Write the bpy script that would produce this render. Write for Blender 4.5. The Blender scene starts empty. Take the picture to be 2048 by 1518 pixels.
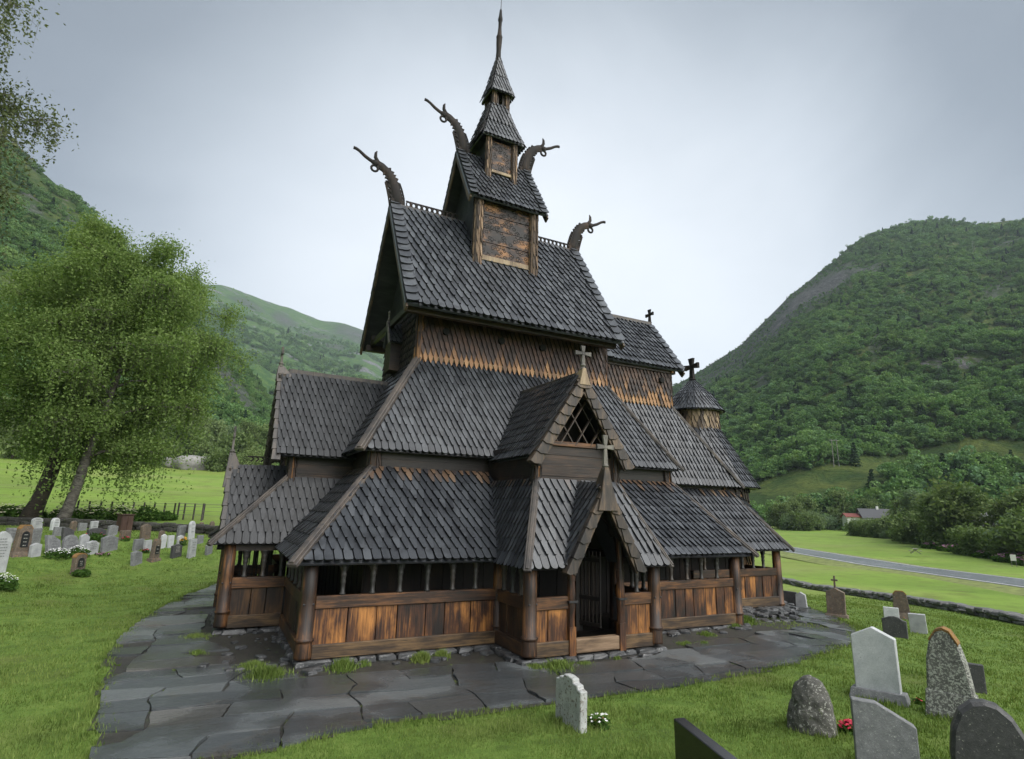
import bpy, math, random
import numpy as np
from mathutils import Vector, Matrix, noise as mnoise
R = math.radians
random.seed(7)
scene = bpy.context.scene
COL = scene.collection

# ------------------------------------------------------------------ helpers
class MB:
    """collects geometry that becomes ONE mesh object"""
    def __init__(s): s.v = []; s.f = []; s.mi = {}; s.at = {}
    def add(s, vs, fs, edge_from=None, bl=None):
        o = len(s.v); k = len(s.f); s.v.extend(tuple(p) for p in vs); s.f.extend(tuple(i + o for i in f) for f in fs)
        if edge_from is not None:
            for j in range(k + edge_from, len(s.f)): s.mi[j] = 1
            s.at[k] = bl
    def box(s, c, d, rz=0.0, ax=None):
        x, y, z = d[0] / 2, d[1] / 2, d[2] / 2
        P = [(-x, -y, -z), (x, -y, -z), (x, y, -z), (-x, y, -z), (-x, -y, z), (x, -y, z), (x, y, z), (-x, y, z)]
        m = Matrix.Rotation(rz, 3, 'Z') if ax is None else ax
        s.add([Vector(c) + m @ Vector(p) for p in P], [(0, 3, 2, 1), (4, 5, 6, 7), (0, 1, 5, 4), (1, 2, 6, 5), (2, 3, 7, 6), (3, 0, 4, 7)])
    def beam(s, p, q, w, h, up=(0, 0, 1)):
        p, q = Vector(p), Vector(q); a = (q - p).normalized()
        side = a.cross(Vector(up)).normalized(); u = side.cross(a).normalized()
        P = []
        for c in (p, q):
            for i, j in ((-1, -1), (1, -1), (1, 1), (-1, 1)): P.append(c + side * (i * w / 2) + u * (j * h / 2))
        s.add(P, [(0, 1, 2, 3), (7, 6, 5, 4), (0, 4, 5, 1), (1, 5, 6, 2), (2, 6, 7, 3), (3, 7, 4, 0)])
    def tube(s, pts, rad, n=8, flat=1.0, fdir=None):
        pts = [Vector(p) for p in pts]; rings = []
        ref = Vector(fdir) if fdir else None
        last = None
        for i, p in enumerate(pts):
            t = (pts[min(i + 1, len(pts) - 1)] - pts[max(i - 1, 0)])
            t = t.normalized() if t.length > 1e-9 else Vector((0, 0, 1))
            if ref is not None: a = ref - t * ref.dot(t)
            elif last is None:
                a = t.orthogonal()
            else: a = last - t * last.dot(t)
            a.normalize(); last = a; b = t.cross(a)
            r = rad[i] if isinstance(rad, (list, tuple)) else rad
            rings.append([p + a * (r * flat * math.cos(k * 2 * math.pi / n)) + b * (r * math.sin(k * 2 * math.pi / n)) for k in range(n)])
        vs = [v for r in rings for v in r]; fs = []
        for i in range(len(rings) - 1):
            for k in range(n):
                fs.append((i * n + k, i * n + (k + 1) % n, (i + 1) * n + (k + 1) % n, (i + 1) * n + k))
        fs.append(tuple(range(n))[::-1]); m = (len(rings) - 1) * n; fs.append(tuple(m + k for k in range(n)))
        s.add(vs, fs)
    def lathe(s, c, prof, n=12):
        s.tube([(c[0], c[1], c[2] + z) for r, z in prof], [max(r, 1e-4) for r, z in prof], n)
    def plate(s, ring, d):
        """extrude a planar ring of points by vector d"""
        n = len(ring); d = Vector(d); A = [Vector(p) for p in ring]
        s.add(A + [p + d for p in A], [tuple(range(n)), tuple(range(2 * n - 1, n - 1, -1))] + [(i, i + n, (i + 1) % n + n, (i + 1) % n) for i in range(n)])
    def band(s, lo, hi, d):
        """plate between two open curves with equal point counts, thickness d"""
        n = len(lo); d = Vector(d); A = [Vector(p) for p in lo] + [Vector(p) for p in hi]
        B = [p + d for p in A]; fs = []
        for i in range(n - 1):
            fs += [(i, i + 1, n + i + 1, n + i), (2 * n + i, 3 * n + i, 3 * n + i + 1, 2 * n + i + 1),
                   (i, 2 * n + i, 2 * n + i + 1, i + 1), (n + i, n + i + 1, 3 * n + i + 1, 3 * n + i)]
        fs += [(0, n, 3 * n, 2 * n), (n - 1, 3 * n - 1, 4 * n - 1, 2 * n - 1)]
        s.add(A + B, fs)
    def build(s, name, mat, parent=None, smooth=False, bevel=0):
        me = bpy.data.meshes.new(name); me.from_pydata(s.v, [], s.f); me.update()
        me.materials.append(mat)
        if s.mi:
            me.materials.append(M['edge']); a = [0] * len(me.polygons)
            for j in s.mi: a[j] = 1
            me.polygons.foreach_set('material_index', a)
            b = [0.0] * len(me.polygons)
            for j, z in s.at.items(): b[j] = z
            me.attributes.new('tip', 'FLOAT', 'FACE').data.foreach_set('value', b)
        return link(name, me, parent, smooth, bevel)

def link(name, me, parent=None, smooth=False, bevel=0):
    o = bpy.data.objects.new(name, me); COL.objects.link(o)
    if smooth: me.polygons.foreach_set('use_smooth', [True] * len(me.polygons))
    if parent is not None:
        o.parent = parent
        if parent.get('_at') is not None: o.matrix_parent_inverse = Matrix.Translation(-Vector(parent['_at']))
    if bevel:
        b = o.modifiers.new('bevel', 'BEVEL'); b.width = bevel; b.segments = 1; b.limit_method = 'ANGLE'; b.angle_limit = R(50)
    return o

def thing(name, label, cat, at=(0, 0, 0), group=None, local=False, rz=0):
    """an Empty at the thing's base; its parts are built in world (or, local=True, in its own) coordinates"""
    o = bpy.data.objects.new(name, None); COL.objects.link(o); o.location = at; o.rotation_euler.z = rz
    o.empty_display_size = .2
    if not local: o['_at'] = list(at)
    return tag(o, label, cat, group)
def tag(o, label=None, cat=None, group=None, kind=None):
    if label: o['label'] = label
    if cat: o['category'] = cat
    if group: o['group'] = group
    if kind: o['kind'] = kind
    return o
def struct(o): o['kind'] = 'structure'; return o
def copy_tree(o, parent=None):
    c = o.copy(); COL.objects.link(c)
    if parent is not None: c.parent = parent
    for ch in list(o.children): copy_tree(ch, c)
    return c

def npmesh(name, V, F, mat, parent=None, smooth=False):
    """V (n,3) float array, F (m,k) int array"""
    V = np.asarray(V, np.float32); F = np.asarray(F, np.int32); m, k = F.shape
    me = bpy.data.meshes.new(name)
    me.vertices.add(len(V)); me.vertices.foreach_set('co', V.ravel())
    me.loops.add(m * k); me.loops.foreach_set('vertex_index', F.ravel())
    me.polygons.add(m); me.polygons.foreach_set('loop_start', np.arange(0, m * k, k, dtype=np.int32))
    me.update(calc_edges=True); me.validate()
    me.materials.append(mat)
    return link(name, me, parent, smooth)

def sst(a, b, x):
    t = min(1, max(0, (x - a) / (b - a))); return t * t * (3 - 2 * t)
def tab(t, x):
    if x <= t[0][0]: return t[0][1]
    for (a, va), (b, vb) in zip(t, t[1:]):
        if x <= b: return va + (vb - va) * (x - a) / (b - a)
    return t[-1][1]
LT = [(0, -.12), (11, -.12), (15, .05), (20, .5), (28, 1.0), (38, 1.4), (60, 2.2), (150, 9), (300, 26), (600, 60), (4000, 200)]
RT = [(0, -.12), (12, -.12), (18, -.4), (24, -.75), (37, -1.3), (50, -2.2), (90, -3.0), (230, -2.0), (320, 2), (600, 40), (4000, 200)]
def gh(x, y):
    """height of the ground"""
    d = math.hypot(x, y); az = math.degrees(math.atan2(x, y))
    w = 1 - sst(6, 42, az) if az > -100 else sst(-180, -100, az)
    k = sst(3.0, 12.0, math.hypot(max(0, abs(x - 9.5) - 9.5), max(0, abs(y - 18.5) - 6.5)))
    z = w * tab(LT, d) + (1 - w) * tab(RT, d)
    if d < 60:
        p = -.20 - .27 * sst(14, 19.5, x); z = p * (1 - k) + z * k
    return z

# ------------------------------------------------------------------ materials
def newmat(name):
    m = bpy.data.materials.new(name); m.use_nodes = True; nt = m.node_tree; nt.nodes.clear()
    out = nt.nodes.new('ShaderNodeOutputMaterial'); b = nt.nodes.new('ShaderNodeBsdfPrincipled')
    nt.links.new(b.outputs[0], out.inputs[0]); return m, nt, b
class NT:
    def __init__(s, nt): s.nt = nt
    def n(s, t, **kw):
        x = s.nt.nodes.new(t)
        for k, v in kw.items():
            if k in x.inputs.keys(): x.inputs[k].default_value = v
            else: setattr(x, k, v)
        return x
    def l(s, a, b): s.nt.links.new(a, b)
    def coord(s, scale=(1, 1, 1), kind='Object', rot=(0, 0, 0)):
        c = s.n('ShaderNodeTexCoord'); m = s.n('ShaderNodeMapping'); m.inputs['Scale'].default_value = scale; m.inputs['Rotation'].default_value = rot
        s.l(c.outputs[kind], m.inputs[0]); return m.outputs[0]
    def noise(s, vec, scale, detail=4, rough=.55, dist=0):
        x = s.n('ShaderNodeTexNoise'); x.inputs['Scale'].default_value = scale; x.inputs['Detail'].default_value = detail
        x.inputs['Roughness'].default_value = rough; x.inputs['Distortion'].default_value = dist
        if vec is not None: s.l(vec, x.inputs['Vector'])
        return x.outputs['Fac']
    def ramp(s, fac, stops, interp='LINEAR'):
        r = s.n('ShaderNodeValToRGB'); r.color_ramp.interpolation = interp
        e = r.color_ramp.elements
        while len(e) < len(stops): e.new(.5)
        for i, (p, c) in enumerate(stops):
            e[i].position = p; e[i].color = (*c, 1) if len(c) == 3 else c
        s.l(fac, r.inputs[0]); return r.outputs[0]
    def g(s, v): return (v, v, v)
    def step(s, fac, a, b):
        m = s.n('ShaderNodeMapRange'); m.interpolation_type = 'SMOOTHSTEP'; m.inputs[1].default_value = a; m.inputs[2].default_value = b
        s.l(fac, m.inputs[0]); return m.outputs[0]
    def mix(s, fac, a, b, mode='MIX'):
        m = s.n('ShaderNodeMix'); m.data_type = 'RGBA'; m.blend_type = mode
        for v, i in ((fac, 0), (a, 6), (b, 7)):
            if isinstance(v, (int, float)): m.inputs[i].default_value = v
            elif isinstance(v, tuple): m.inputs[i].default_value = (*v, 1)
            else: s.l(v, m.inputs[i])
        return m.outputs[2]
    def math(s, op, a, b=None):
        m = s.n('ShaderNodeMath'); m.operation = op
        for v, i in ((a, 0), (b, 1)):
            if v is None: continue
            if isinstance(v, (int, float)): m.inputs[i].default_value = v
            else: s.l(v, m.inputs[i])
        return m.outputs[0]
    def bump(s, h, strength, dist, bsdf):
        b = s.n('ShaderNodeBump'); b.inputs['Strength'].default_value = strength; b.inputs['Distance'].default_value = dist
        s.l(h, b.inputs['Height']); s.l(b.outputs[0], bsdf.inputs['Normal'])
    def island(s): return s.n('ShaderNodeNewGeometry').outputs['Random Per Island']
    def zcoord(s):
        c = s.n('ShaderNodeNewGeometry'); x = s.n('ShaderNodeSeparateXYZ'); s.l(c.outputs['Position'], x.inputs[0]); return x.outputs[2]

def mat_shingle(name, c0, c1, c2, rough=.46, warm=None, zr=None, spread=.7, spec=.5):
    """tarred wooden shingles; zr=(z0,z1): rain-bleached share falls from z0 (all) to z1 (none)"""
    m, nt, b = newmat(name); t = NT(nt)
    rnd = t.island()
    v = t.coord((1, 1, 1)); n1 = t.noise(v, 2.2, 3); n2 = t.noise(v, 60, 3, .7); n3 = t.noise(v, 16, 4, .65)
    base = t.ramp(rnd, [(0, c0), (.55, c1), (1, c2)])
    base = t.mix(t.step(n2, .60, .76), base, (.16, .17, .17))            # fine lichen specks
    base = t.mix(t.math('MULTIPLY', t.step(n1, .50, .66), .6), base, tuple(x * .55 for x in c0))
    if warm:
        at = t.n('ShaderNodeAttribute'); at.attribute_name = 'tip'; z = at.outputs['Fac']
        f = t.math('SUBTRACT', 1.0, t.step(z, zr[0], zr[1])) if zr else t.step(n1, .55, .8)
        f = t.math('ADD', f, t.math('MULTIPLY', t.math('SUBTRACT', rnd, .5), spread))
        f = t.math('ADD', f, t.math('MULTIPLY', t.math('SUBTRACT', n3, .5), .35))
        f = t.step(f, .46, .86)
        wcol = t.ramp(rnd, [(0, tuple(x * .6 for x in warm)), (.5, warm), (.9, warm), (1, (min(1, warm[0] * 1.7), warm[1] * 1.9, warm[2] * 2.1))])
        base = t.mix(f, base, wcol)
    t.l(base, b.inputs['Base Color'])
    rr = t.math('ADD', t.math('MULTIPLY', n3, .3), rough - .15); t.l(rr, b.inputs['Roughness'])
    b.inputs['Specular IOR Level'].default_value = spec
    t.bump(t.math('ADD', t.math('MULTIPLY', n3, .7), t.math('MULTIPLY', n2, .4)), .5, .012, b)
    return m

def mat_wood(name, dark, mid, light, axis='z', amt=.5, rough=.6, sc=1.0):
    """old timber: long grain, tar-dark weathering, bleached orange patches"""
    m, nt, b = newmat(name); t = NT(nt)
    s = {'x': (1.2, 26, 26), 'y': (26, 1.2, 26), 'z': (26, 26, 1.2)}[axis]
    s2 = {'x': (.8, 3, 3), 'y': (3, .8, 3), 'z': (2.6, 2.6, .9)}[axis]
    s = tuple(k * sc for k in s)
    gr = t.noise(t.coord(s), 1, 5, .65, .3); big = t.noise(t.coord(s2), 1, 4, .6, .4); fine = t.noise(t.coord((1, 1, 1)), 70, 2)
    rnd = t.island()
    f = t.math('ADD', t.math('MULTIPLY', big, 1.0), t.math('MULTIPLY', t.math('SUBTRACT', gr, .5), .75))
    f = t.math('ADD', f, t.math('MULTIPLY', t.math('SUBTRACT', rnd, .5), .24))
    c = t.ramp(f, [(max(0, .60 - amt * .5), dark), (.68 - amt * .3, mid), (.96 - amt * .28, light)])
    c = t.mix(t.step(gr, .62, .72), c, tuple(x * .35 for x in dark))
    t.l(c, b.inputs['Base Color'])
    t.l(t.math('ADD', t.math('MULTIPLY', gr, .3), rough - .15), b.inputs['Roughness'])
    t.bump(t.math('ADD', gr, t.math('MULTIPLY', fine, .3)), .55, .01, b)
    return m

def mat_stone(name, c0, c1, spot=None, spot2=None, s=6.0, thr=.58, thr2=.66, rough=.7, bump=.4):
    m, nt, b = newmat(name); t = NT(nt); v = t.coord()
    n1 = t.noise(v, s, 5, .6); n2 = t.noise(v, s * 4, 5, .65, .5); n3 = t.noise(v, s * 14, 3, .7)
    c = t.ramp(n1, [(.3, c0), (.7, c1)])
    c = t.mix(t.math('MULTIPLY', t.step(n3, .35, .75), .35), c, tuple(x * .45 for x in c0))
    if spot: c = t.mix(t.step(n2, thr, thr + .07), c, spot)
    if spot2: c = t.mix(t.step(t.noise(v, s * 2.1, 5, .7, .8), thr2, thr2 + .05), c, spot2)
    t.l(c, b.inputs['Base Color']); b.inputs['Roughness'].default_value = rough
    t.bump(t.math('ADD', n2, t.math('MULTIPLY', n3, .5)), bump, .02, b); return m

def mat_plain(name, c, rough=.6, var=.25, s=8, metal=0):
    m, nt, b = newmat(name); t = NT(nt); n = t.noise(t.coord(), s, 4)
    t.l(t.ramp(n, [(.3, tuple(x * (1 - var) for x in c)), (.7, tuple(min(1, x * (1 + var)) for x in c))]), b.inputs['Base Color'])
    b.inputs['Roughness'].default_value = rough; b.inputs['Metallic'].default_value = metal; return m

def mat_leaf(name, c0, c1, c2, trans=.35, objrand=False):
    m, nt, b = newmat(name); t = NT(nt)
    rnd = t.island(); c = t.ramp(rnd, [(0, c0), (.5, c1), (1, c2)])
    n = t.noise(t.coord((1, 1, 1)), .55 if not objrand else .2, 3)
    c = t.mix(t.step(n, .35, .7), c, t.mix(.5, c, c2))
    if objrand:                                                       # stands of different kinds over the slope
        gp_ = t.n('ShaderNodeNewGeometry').outputs['Position']; s1 = t.noise(gp_, .016, 4, .65, .6); s2 = t.noise(gp_, .05, 3, .6)
        c = t.mix(t.math('MULTIPLY', t.step(s1, .46, .62), .6), c, t.mix(.5, tuple(x * .42 for x in c0), tuple(x * .5 for x in c1))); c = t.mix(t.math('MULTIPLY', t.step(s2, .55, .70), .45), c, (c2[0] * 1.25, c2[1] * 1.02, c2[2] * .9))
        o = t.n('ShaderNodeObjectInfo').outputs['Random']
        c = t.mix(t.math('MULTIPLY', o, .75), c, t.ramp(o, [(0, c0), (.4, c1), (.75, c2), (1, (c2[0] * .8, c2[1] * .9, c2[2] * 1.5))]))
    t.l(c, b.inputs['Base Color']); b.inputs['Roughness'].default_value = .8; b.inputs['Specular IOR Level'].default_value = .15
    tr = t.n('ShaderNodeBsdfTranslucent'); t.l(t.mix(1, c, (1.0, 1.1, .6), 'MULTIPLY'), tr.inputs[0])
    mx = t.n('ShaderNodeMixShader'); mx.inputs[0].default_value = trans
    t.l(b.outputs[0], mx.inputs[1]); t.l(tr.outputs[0], mx.inputs[2])
    out = [x for x in nt.nodes if x.type == 'OUTPUT_MATERIAL'][0]; t.l(mx.outputs[0], out.inputs[0])
    return m

M = {}
M['roof'] = mat_shingle('tarred_roof_shingles', (.022, .024, .029), (.039, .043, .050), (.066, .071, .080), rough=.34, spec=.55)
M['roof_main'] = mat_shingle('main_roof_shingles', (.030, .033, .040), (.053, .058, .067), (.090, .097, .109), rough=.34, spec=.55)
M['gallery'] = mat_shingle('gallery_roof_shingles', (.022, .024, .029), (.039, .043, .050), (.066, .071, .080), rough=.34, spec=.55, warm=(.105, .066, .042), zr=(4.10, 3.45), spread=.9)
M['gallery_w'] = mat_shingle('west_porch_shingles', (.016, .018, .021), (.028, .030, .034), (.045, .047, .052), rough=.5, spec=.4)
M['gallery'].node_tree  # bleached just below the drip of the roof above
M['wall'] = mat_shingle('wall_shingles', (.026, .014, .011), (.048, .024, .017), (.078, .037, .023), rough=.62, warm=(.25, .125, .052), zr=(7.58, 8.12), spread=.75)
M['wall_ch'] = mat_shingle('chancel_wall_shingles', (.022, .013, .010), (.048, .026, .016), (.085, .042, .022), rough=.62, warm=(.27, .14, .055), zr=(7.15, 8.25), spread=.85)
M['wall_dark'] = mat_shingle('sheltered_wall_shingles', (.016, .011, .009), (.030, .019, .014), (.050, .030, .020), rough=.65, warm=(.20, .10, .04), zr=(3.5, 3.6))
M['drum'] = mat_shingle('drum_shingles', (.04, .03, .022), (.14, .095, .055), (.30, .22, .13), rough=.65)
M['post_sh'] = mat_shingle('turret_post_shingles', (.03, .02, .014), (.13, .08, .045), (.36, .24, .15), rough=.65)
M['barge'] = mat_wood('carved_bargeboards', (.014, .012, .011), (.045, .034, .026), (.16, .108, .066), 'z', .55, .6, .5)
M['pale'] = mat_wood('pale_weathered_wood', (.06, .045, .03), (.2, .14, .085), (.38, .29, .18), 'z', .6, .65, .6)
M['hip'] = mat_wood('weathered_hip_boards', (.022, .020, .020), (.048, .042, .039), (.105, .085, .07), 'z', .55, .5, .5)
M['postz'] = mat_wood('tarred_posts', (.009, .006, .005), (.038, .018, .009), (.27, .115, .032), 'z', .52, .58)
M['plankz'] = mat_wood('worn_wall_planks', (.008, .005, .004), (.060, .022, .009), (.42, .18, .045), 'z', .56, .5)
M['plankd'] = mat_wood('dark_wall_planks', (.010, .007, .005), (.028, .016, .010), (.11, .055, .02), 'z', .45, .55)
M['railx'] = mat_wood('tarred_rails', (.011, .007, .005), (.036, .017, .009), (.20, .088, .03), 'x', .44, .5)
M['raily'] = mat_wood('tarred_rails_return', (.014, .009, .007), (.04, .022, .013), (.16, .08, .03), 'y', .4, .5)
M['sillx'] = mat_wood('worn_sill_beams', (.013, .009, .007), (.042, .025, .013), (.19, .115, .05), 'x', .48, .6)
M['bandx'] = mat_wood('dark_wall_boards', (.010, .007, .006), (.024, .015, .011), (.08, .045, .028), 'x', .42, .5)
M['thresh'] = mat_wood('worn_threshold', (.04, .026, .018), (.14, .09, .052), (.28, .19, .12), 'x', .55, .65)
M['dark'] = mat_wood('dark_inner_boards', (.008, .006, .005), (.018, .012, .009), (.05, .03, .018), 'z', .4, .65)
M['lattice'] = mat_wood('dark_lattice', (.016, .012, .010), (.04, .028, .021), (.12, .08, .05), 'z', .5, .6)
M['soffit'] = mat_wood('tarred_soffit', (.014, .016, .018), (.024, .026, .028), (.05, .05, .05), 'x', .45, .6)
M['dragon'] = mat_wood('tarred_carving', (.006, .005, .005), (.013, .010, .009), (.055, .034, .023), 'z', .5, .85, .6)
M['edge'] = mat_plain('gap_shaded_end_grain', (.006, .006, .007), .8, .3)  # shingle sides: end grain blackened to paint in the shade between shingles
M['iron'] = mat_plain('black_iron', (.02, .02, .022), .5)
M['found'] = mat_stone('foundation_stone', (.022, .023, .025), (.085, .088, .092), (.26, .26, .25), None, 5, .60, rough=.42)
# ------------------------------------------------------------------ shingled surfaces
def clip(poly, conv):
    out = poly; n = len(conv)
    for i in range(n):
        ax, ay = conv[i]; bx, by = conv[(i + 1) % n]; src = out; out = []
        if not src: return []
        def side(p): return (bx - ax) * (p[1] - ay) - (by - ay) * (p[0] - ax)
        for j in range(len(src)):
            p, q = src[j], src[(j + 1) % len(src)]; sp, sq = side(p), side(q)
            if sp >= 0: out.append(p)
            if sp * sq < 0:
                k = sp / (sp - sq); out.append((p[0] + (q[0] - p[0]) * k, p[1] + (q[1] - p[1]) * k))
    return out
def shape(w, e, L, kind):
    h = w / 2
    if kind == 'round':
        return [(-h, -L), (h, -L), (h, -h * .9)] + [(h * math.cos(a), -h * .9 + h * .9 * math.sin(a)) for a in [R(30), R(60), R(90), R(120), R(150)]] + [(-h, -h * .9)]
    if kind == 'long':
        return [(-h, -L), (h, -L), (h, -e * 1.05), (h * .66, -e * .45), (h * .16, 0), (-h * .16, 0), (-h * .66, -e * .45), (-h, -e * 1.05)]
    if kind == 'edge':
        return [(-h, -L), (h, -L), (h, -e * .42), (h * .55, -e * .16), (0, -e * .03), (-h, 0)]
    return [(-h, -L), (h, -L), (h, -e * 1.02), (h * .66, -e * .50), (h * .30, 0), (-h * .30, 0), (-h * .66, -e * .50), (-h, -e * 1.02)]
def shingled(mb, pts, w, e, kind='point', thick=None, tilt=None, deck=.05, single=False, eave=True, U=None, rnd=None, over=.04, skew=0, phase=0):
    """pts: planar convex outline seen from outside, first two = top edge left to right"""
    rnd = rnd or random
    if thick is None: thick = min(.042, .012 + .13 * w)
    if tilt is None: tilt = min(.10, .45 * w)
    P = [Vector(p) for p in pts]; n = Vector((0, 0, 0))
    for i in range(len(P)): n += P[i].cross(P[(i + 1) % len(P)])      # clockwise from outside -> inward
    N = -n.normalized()
    if U is None:
        U = Vector((0, 0, 1)).cross(N); U = -U if U.length > 1e-6 else Vector((1, 0, 0))
        U = Vector((-N.y, N.x, 0)).normalized()
    V = U.cross(N).normalized()
    if V.z > 0: V = -V
    O = P[0]
    uv = [((p - O).dot(U), (p - O).dot(V)) for p in P]
    area = sum(uv[i][0] * uv[(i + 1) % len(uv)][1] - uv[(i + 1) % len(uv)][0] * uv[i][1] for i in range(len(uv)))
    cv = uv if area > 0 else uv[::-1]
    vmax = max(q[1] for q in uv); vmin = min(q[1] for q in uv); umin = min(q[0] for q in uv); umax = max(q[0] for q in uv)
    cvx = [(a, b + over if abs(b - vmax) < 1e-4 and eave else b) for a, b in cv]
    if deck:
        ring = [O + U * a + V * b for a, b in uv]
        mb.plate(ring, -N * deck)
    L = 2.05 * e; k = 0
    while True:
        tip = vmax + over - k * e
        if tip - L < vmin - L * .95 or tip <= vmin: break
        kd = 'round' if (k == 0 and eave and kind == 'point') else kind
        cols = 1 if single else int((umax - umin) / w) + 2
        for c in range(cols):
            uc = (umin + umax) / 2 if single else umin + (c + (.5 if k % 2 else 0) + phase) * w + rnd.uniform(-.03, .03) * w
            ww = (umax - umin) if single else w * rnd.uniform(.80, .93); jt = rnd.uniform(-.05, .04) * e if (k or single) else rnd.uniform(-.02, .02) * e
            poly = [(uc + a, tip + jt + b) for a, b in shape(ww, e, L, kd)]
            poly = clip(poly, cvx)
            if len(poly) < 3: continue
            a2 = sum(poly[i][0] * poly[(i + 1) % len(poly)][1] - poly[(i + 1) % len(poly)][0] * poly[i][1] for i in range(len(poly)))
            if abs(a2) < .002 * w: continue
            if a2 < 0: poly = poly[::-1]
            hj = rnd.uniform(-.004, .006); tl = tilt * rnd.uniform(.9, 1.15); sk = rnd.uniform(-.06, .06)
            top = []; bot = []
            for (a, b_) in poly:
                h = .006 + hj + thick + tl * (b_ - (tip - L)) / L + sk * (a - uc) * .5
                q = O + U * a + V * b_
                top.append(q + N * h); bot.append(q + N * (h - thick))
            m = len(poly)
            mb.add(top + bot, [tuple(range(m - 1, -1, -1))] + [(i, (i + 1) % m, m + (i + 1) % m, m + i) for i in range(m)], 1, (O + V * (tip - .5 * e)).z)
        k += 1

Y0 = 18.8
church = thing('stave_church', 'tall dark wooden stave church with tiered shingled roofs and dragon head gables', 'church', (8.3, 18.8, 0))
def cp(mb, name, mat, smooth=False, bevel=0, parent=church, label=None):
    o = mb.build(name, M[mat] if isinstance(mat, str) else mat, parent if parent is not None else church, smooth, bevel)
    if label: o['label'] = label
    return o
def mk(name, mat, fn, **kw):
    mb = MB(); fn(mb); return cp(mb, name, mat, **kw)
def hipboard(p, q, w=.2, h=.09, name='hip_board', mat='hip'):
    p, q = Vector(p), Vector(q); mb = MB(); d = (q - p).normalized(); mb.beam(p - d * .0, q + d * .1, w, h); mb.beam(p + Vector((0, 0, .05)), q + d * .1 + Vector((0, 0, .05)), w * .45, h)
    return cp(mb, name, mat, bevel=.012)

# ---- storeys: (west wall x, east x, south y, north y)
GX0, GX1, GY0, GY1 = 2.03, 14.62, 13.30, 24.3
rs = random.Random(3)
# gallery roof
ZE, ZT = 1.86, 4.03
def S_side(y): return 2 * Y0 - y
g = MB()
wtop, wbot = (3.62, 15.25, ZT), (1.70, 12.97, ZE)
shingled(g, [(3.62, 15.25, ZT), (7.08, 15.25, ZT), (7.08, 15.02, 3.81), (6.36, 12.97, ZE), (1.70, 12.97, ZE)], .205, .33, rnd=rs)
cp(g, 'gallery_roof', 'gallery')
g = MB()
shingled(g, [(9.5, 15.25, ZT), (13.98, 15.25, ZT), (15.02, 12.97, ZE), (10.24, 12.97, ZE), (9.5, 15.02, 3.81)], .205, .33, rnd=rs)
cp(g, 'gallery_roof', 'gallery')
g = MB()   # west slope, left open where the west porch stands
shingled(g, [(3.62, 20.2, ZT), (3.62, 15.25, ZT), (1.70, 12.97, ZE), (1.70, 17.0, ZE), (3.0, 20.2, 3.33)], .205, .33, rnd=rs)
cp(g, 'gallery_roof', 'gallery')
g = MB(); g.plate([(3.62, 22.3, ZT), (3.62, 19.4, ZT), (1.70, 20.6, ZE), (1.70, 24.6, ZE)], (.03, 0, -.05)); cp(g, 'gallery_roof', 'roof'); g = MB()
g.plate([(13.98, 22.3, ZT), (3.62, 22.3, ZT), (1.70, 24.6, ZE), (15.02, 24.6, ZE)], (0, -.03, -.05)); cp(g, 'gallery_roof', 'roof')
g = MB(); shingled(g, [(13.98, 15.25, ZT), (13.98, 16.7, ZT), (15.02, 15.6, ZE), (15.02, 12.97, ZE)], .205, .33, rnd=rs); cp(g, 'gallery_roof', 'gallery'); g = MB()
g.plate([(13.98, 20.9, ZT), (13.98, 22.3, ZT), (15.02, 24.6, ZE), (15.02, 22, ZE)], (-.03, 0, -.05)); cp(g, 'gallery_roof', 'gallery')
hipboard((3.68, 15.32, ZT + .10), (1.62, 12.88, ZE + .04), .24)
hipboard((13.93, 15.32, ZT + .10), (15.08, 12.88, ZE + .04), .2)
# chancel gallery roof
CX, CY = 18.92, 15.23
g = MB()
shingled(g, [(13.9, 16.45, 3.95), (17.95, 16.45, 3.95), (19.25, 14.9, 1.84), (13.9, 14.9, 1.84)], .2, .33, rnd=rs); cp(g, 'chancel_gallery_roof', 'gallery')
g = MB(); shingled(g, [(17.95, 16.45, 3.95), (17.95, 21.1, 3.95), (19.25, 22.7, 1.84), (19.25, 14.9, 1.84)], .2, .33, rnd=rs)
g.plate([(17.95, 21.1, 3.95), (13.9, 21.1, 3.95), (13.9, 22.7, 1.84), (19.25, 22.7, 1.84)], (0, -.02, -.05)); cp(g, 'chancel_gallery_roof', 'roof')
hipboard((17.9, 16.5, 4.05), (19.3, 14.82, 1.88), .2)
# aisle roof (second storey)
AZ, AT = 4.50, 7.52
def aisle(name, pts, **k):
    g = MB(); shingled(g, pts, .185, .30, rnd=rs, **k); return cp(g, name, 'roof')
aisle('aisle_roof', [(5.17, 16.83, AT + .05), (12.36, 16.83, AT + .05), (14.07, 14.99, AZ), (3.30, 14.99, AZ)])
aisle('aisle_roof', [(5.17, 20.77, AT + .05), (5.17, 16.83, AT + .05), (3.30, 14.99, AZ), (3.30, 22.61, AZ)])
aisle('aisle_roof', [(12.36, 16.83, AT + .05), (12.36, 20.77, AT + .05), (14.07, 22.61, AZ), (14.07, 14.99, AZ)])
g = MB(); g.plate([(12.36, 20.77, AT), (5.17, 20.77, AT), (3.3, 22.61, AZ), (14.07, 22.61, AZ)], (0, -.02, -.05)); cp(g, 'aisle_roof', 'roof')
hipboard((5.20, 16.86, AT + .17), (3.22, 14.91, AZ + .05), .27, .1)
hipboard((12.33, 16.86, AT + .17), (14.13, 14.91, AZ + .05), .2, .1)
mk('drip_board', 'pale', lambda m: m.beam((5.3, 16.77, AT + .17), (12.3, 16.77, AT + .17), .06, .13, (0, -.5, 1)), bevel=.01)
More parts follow.
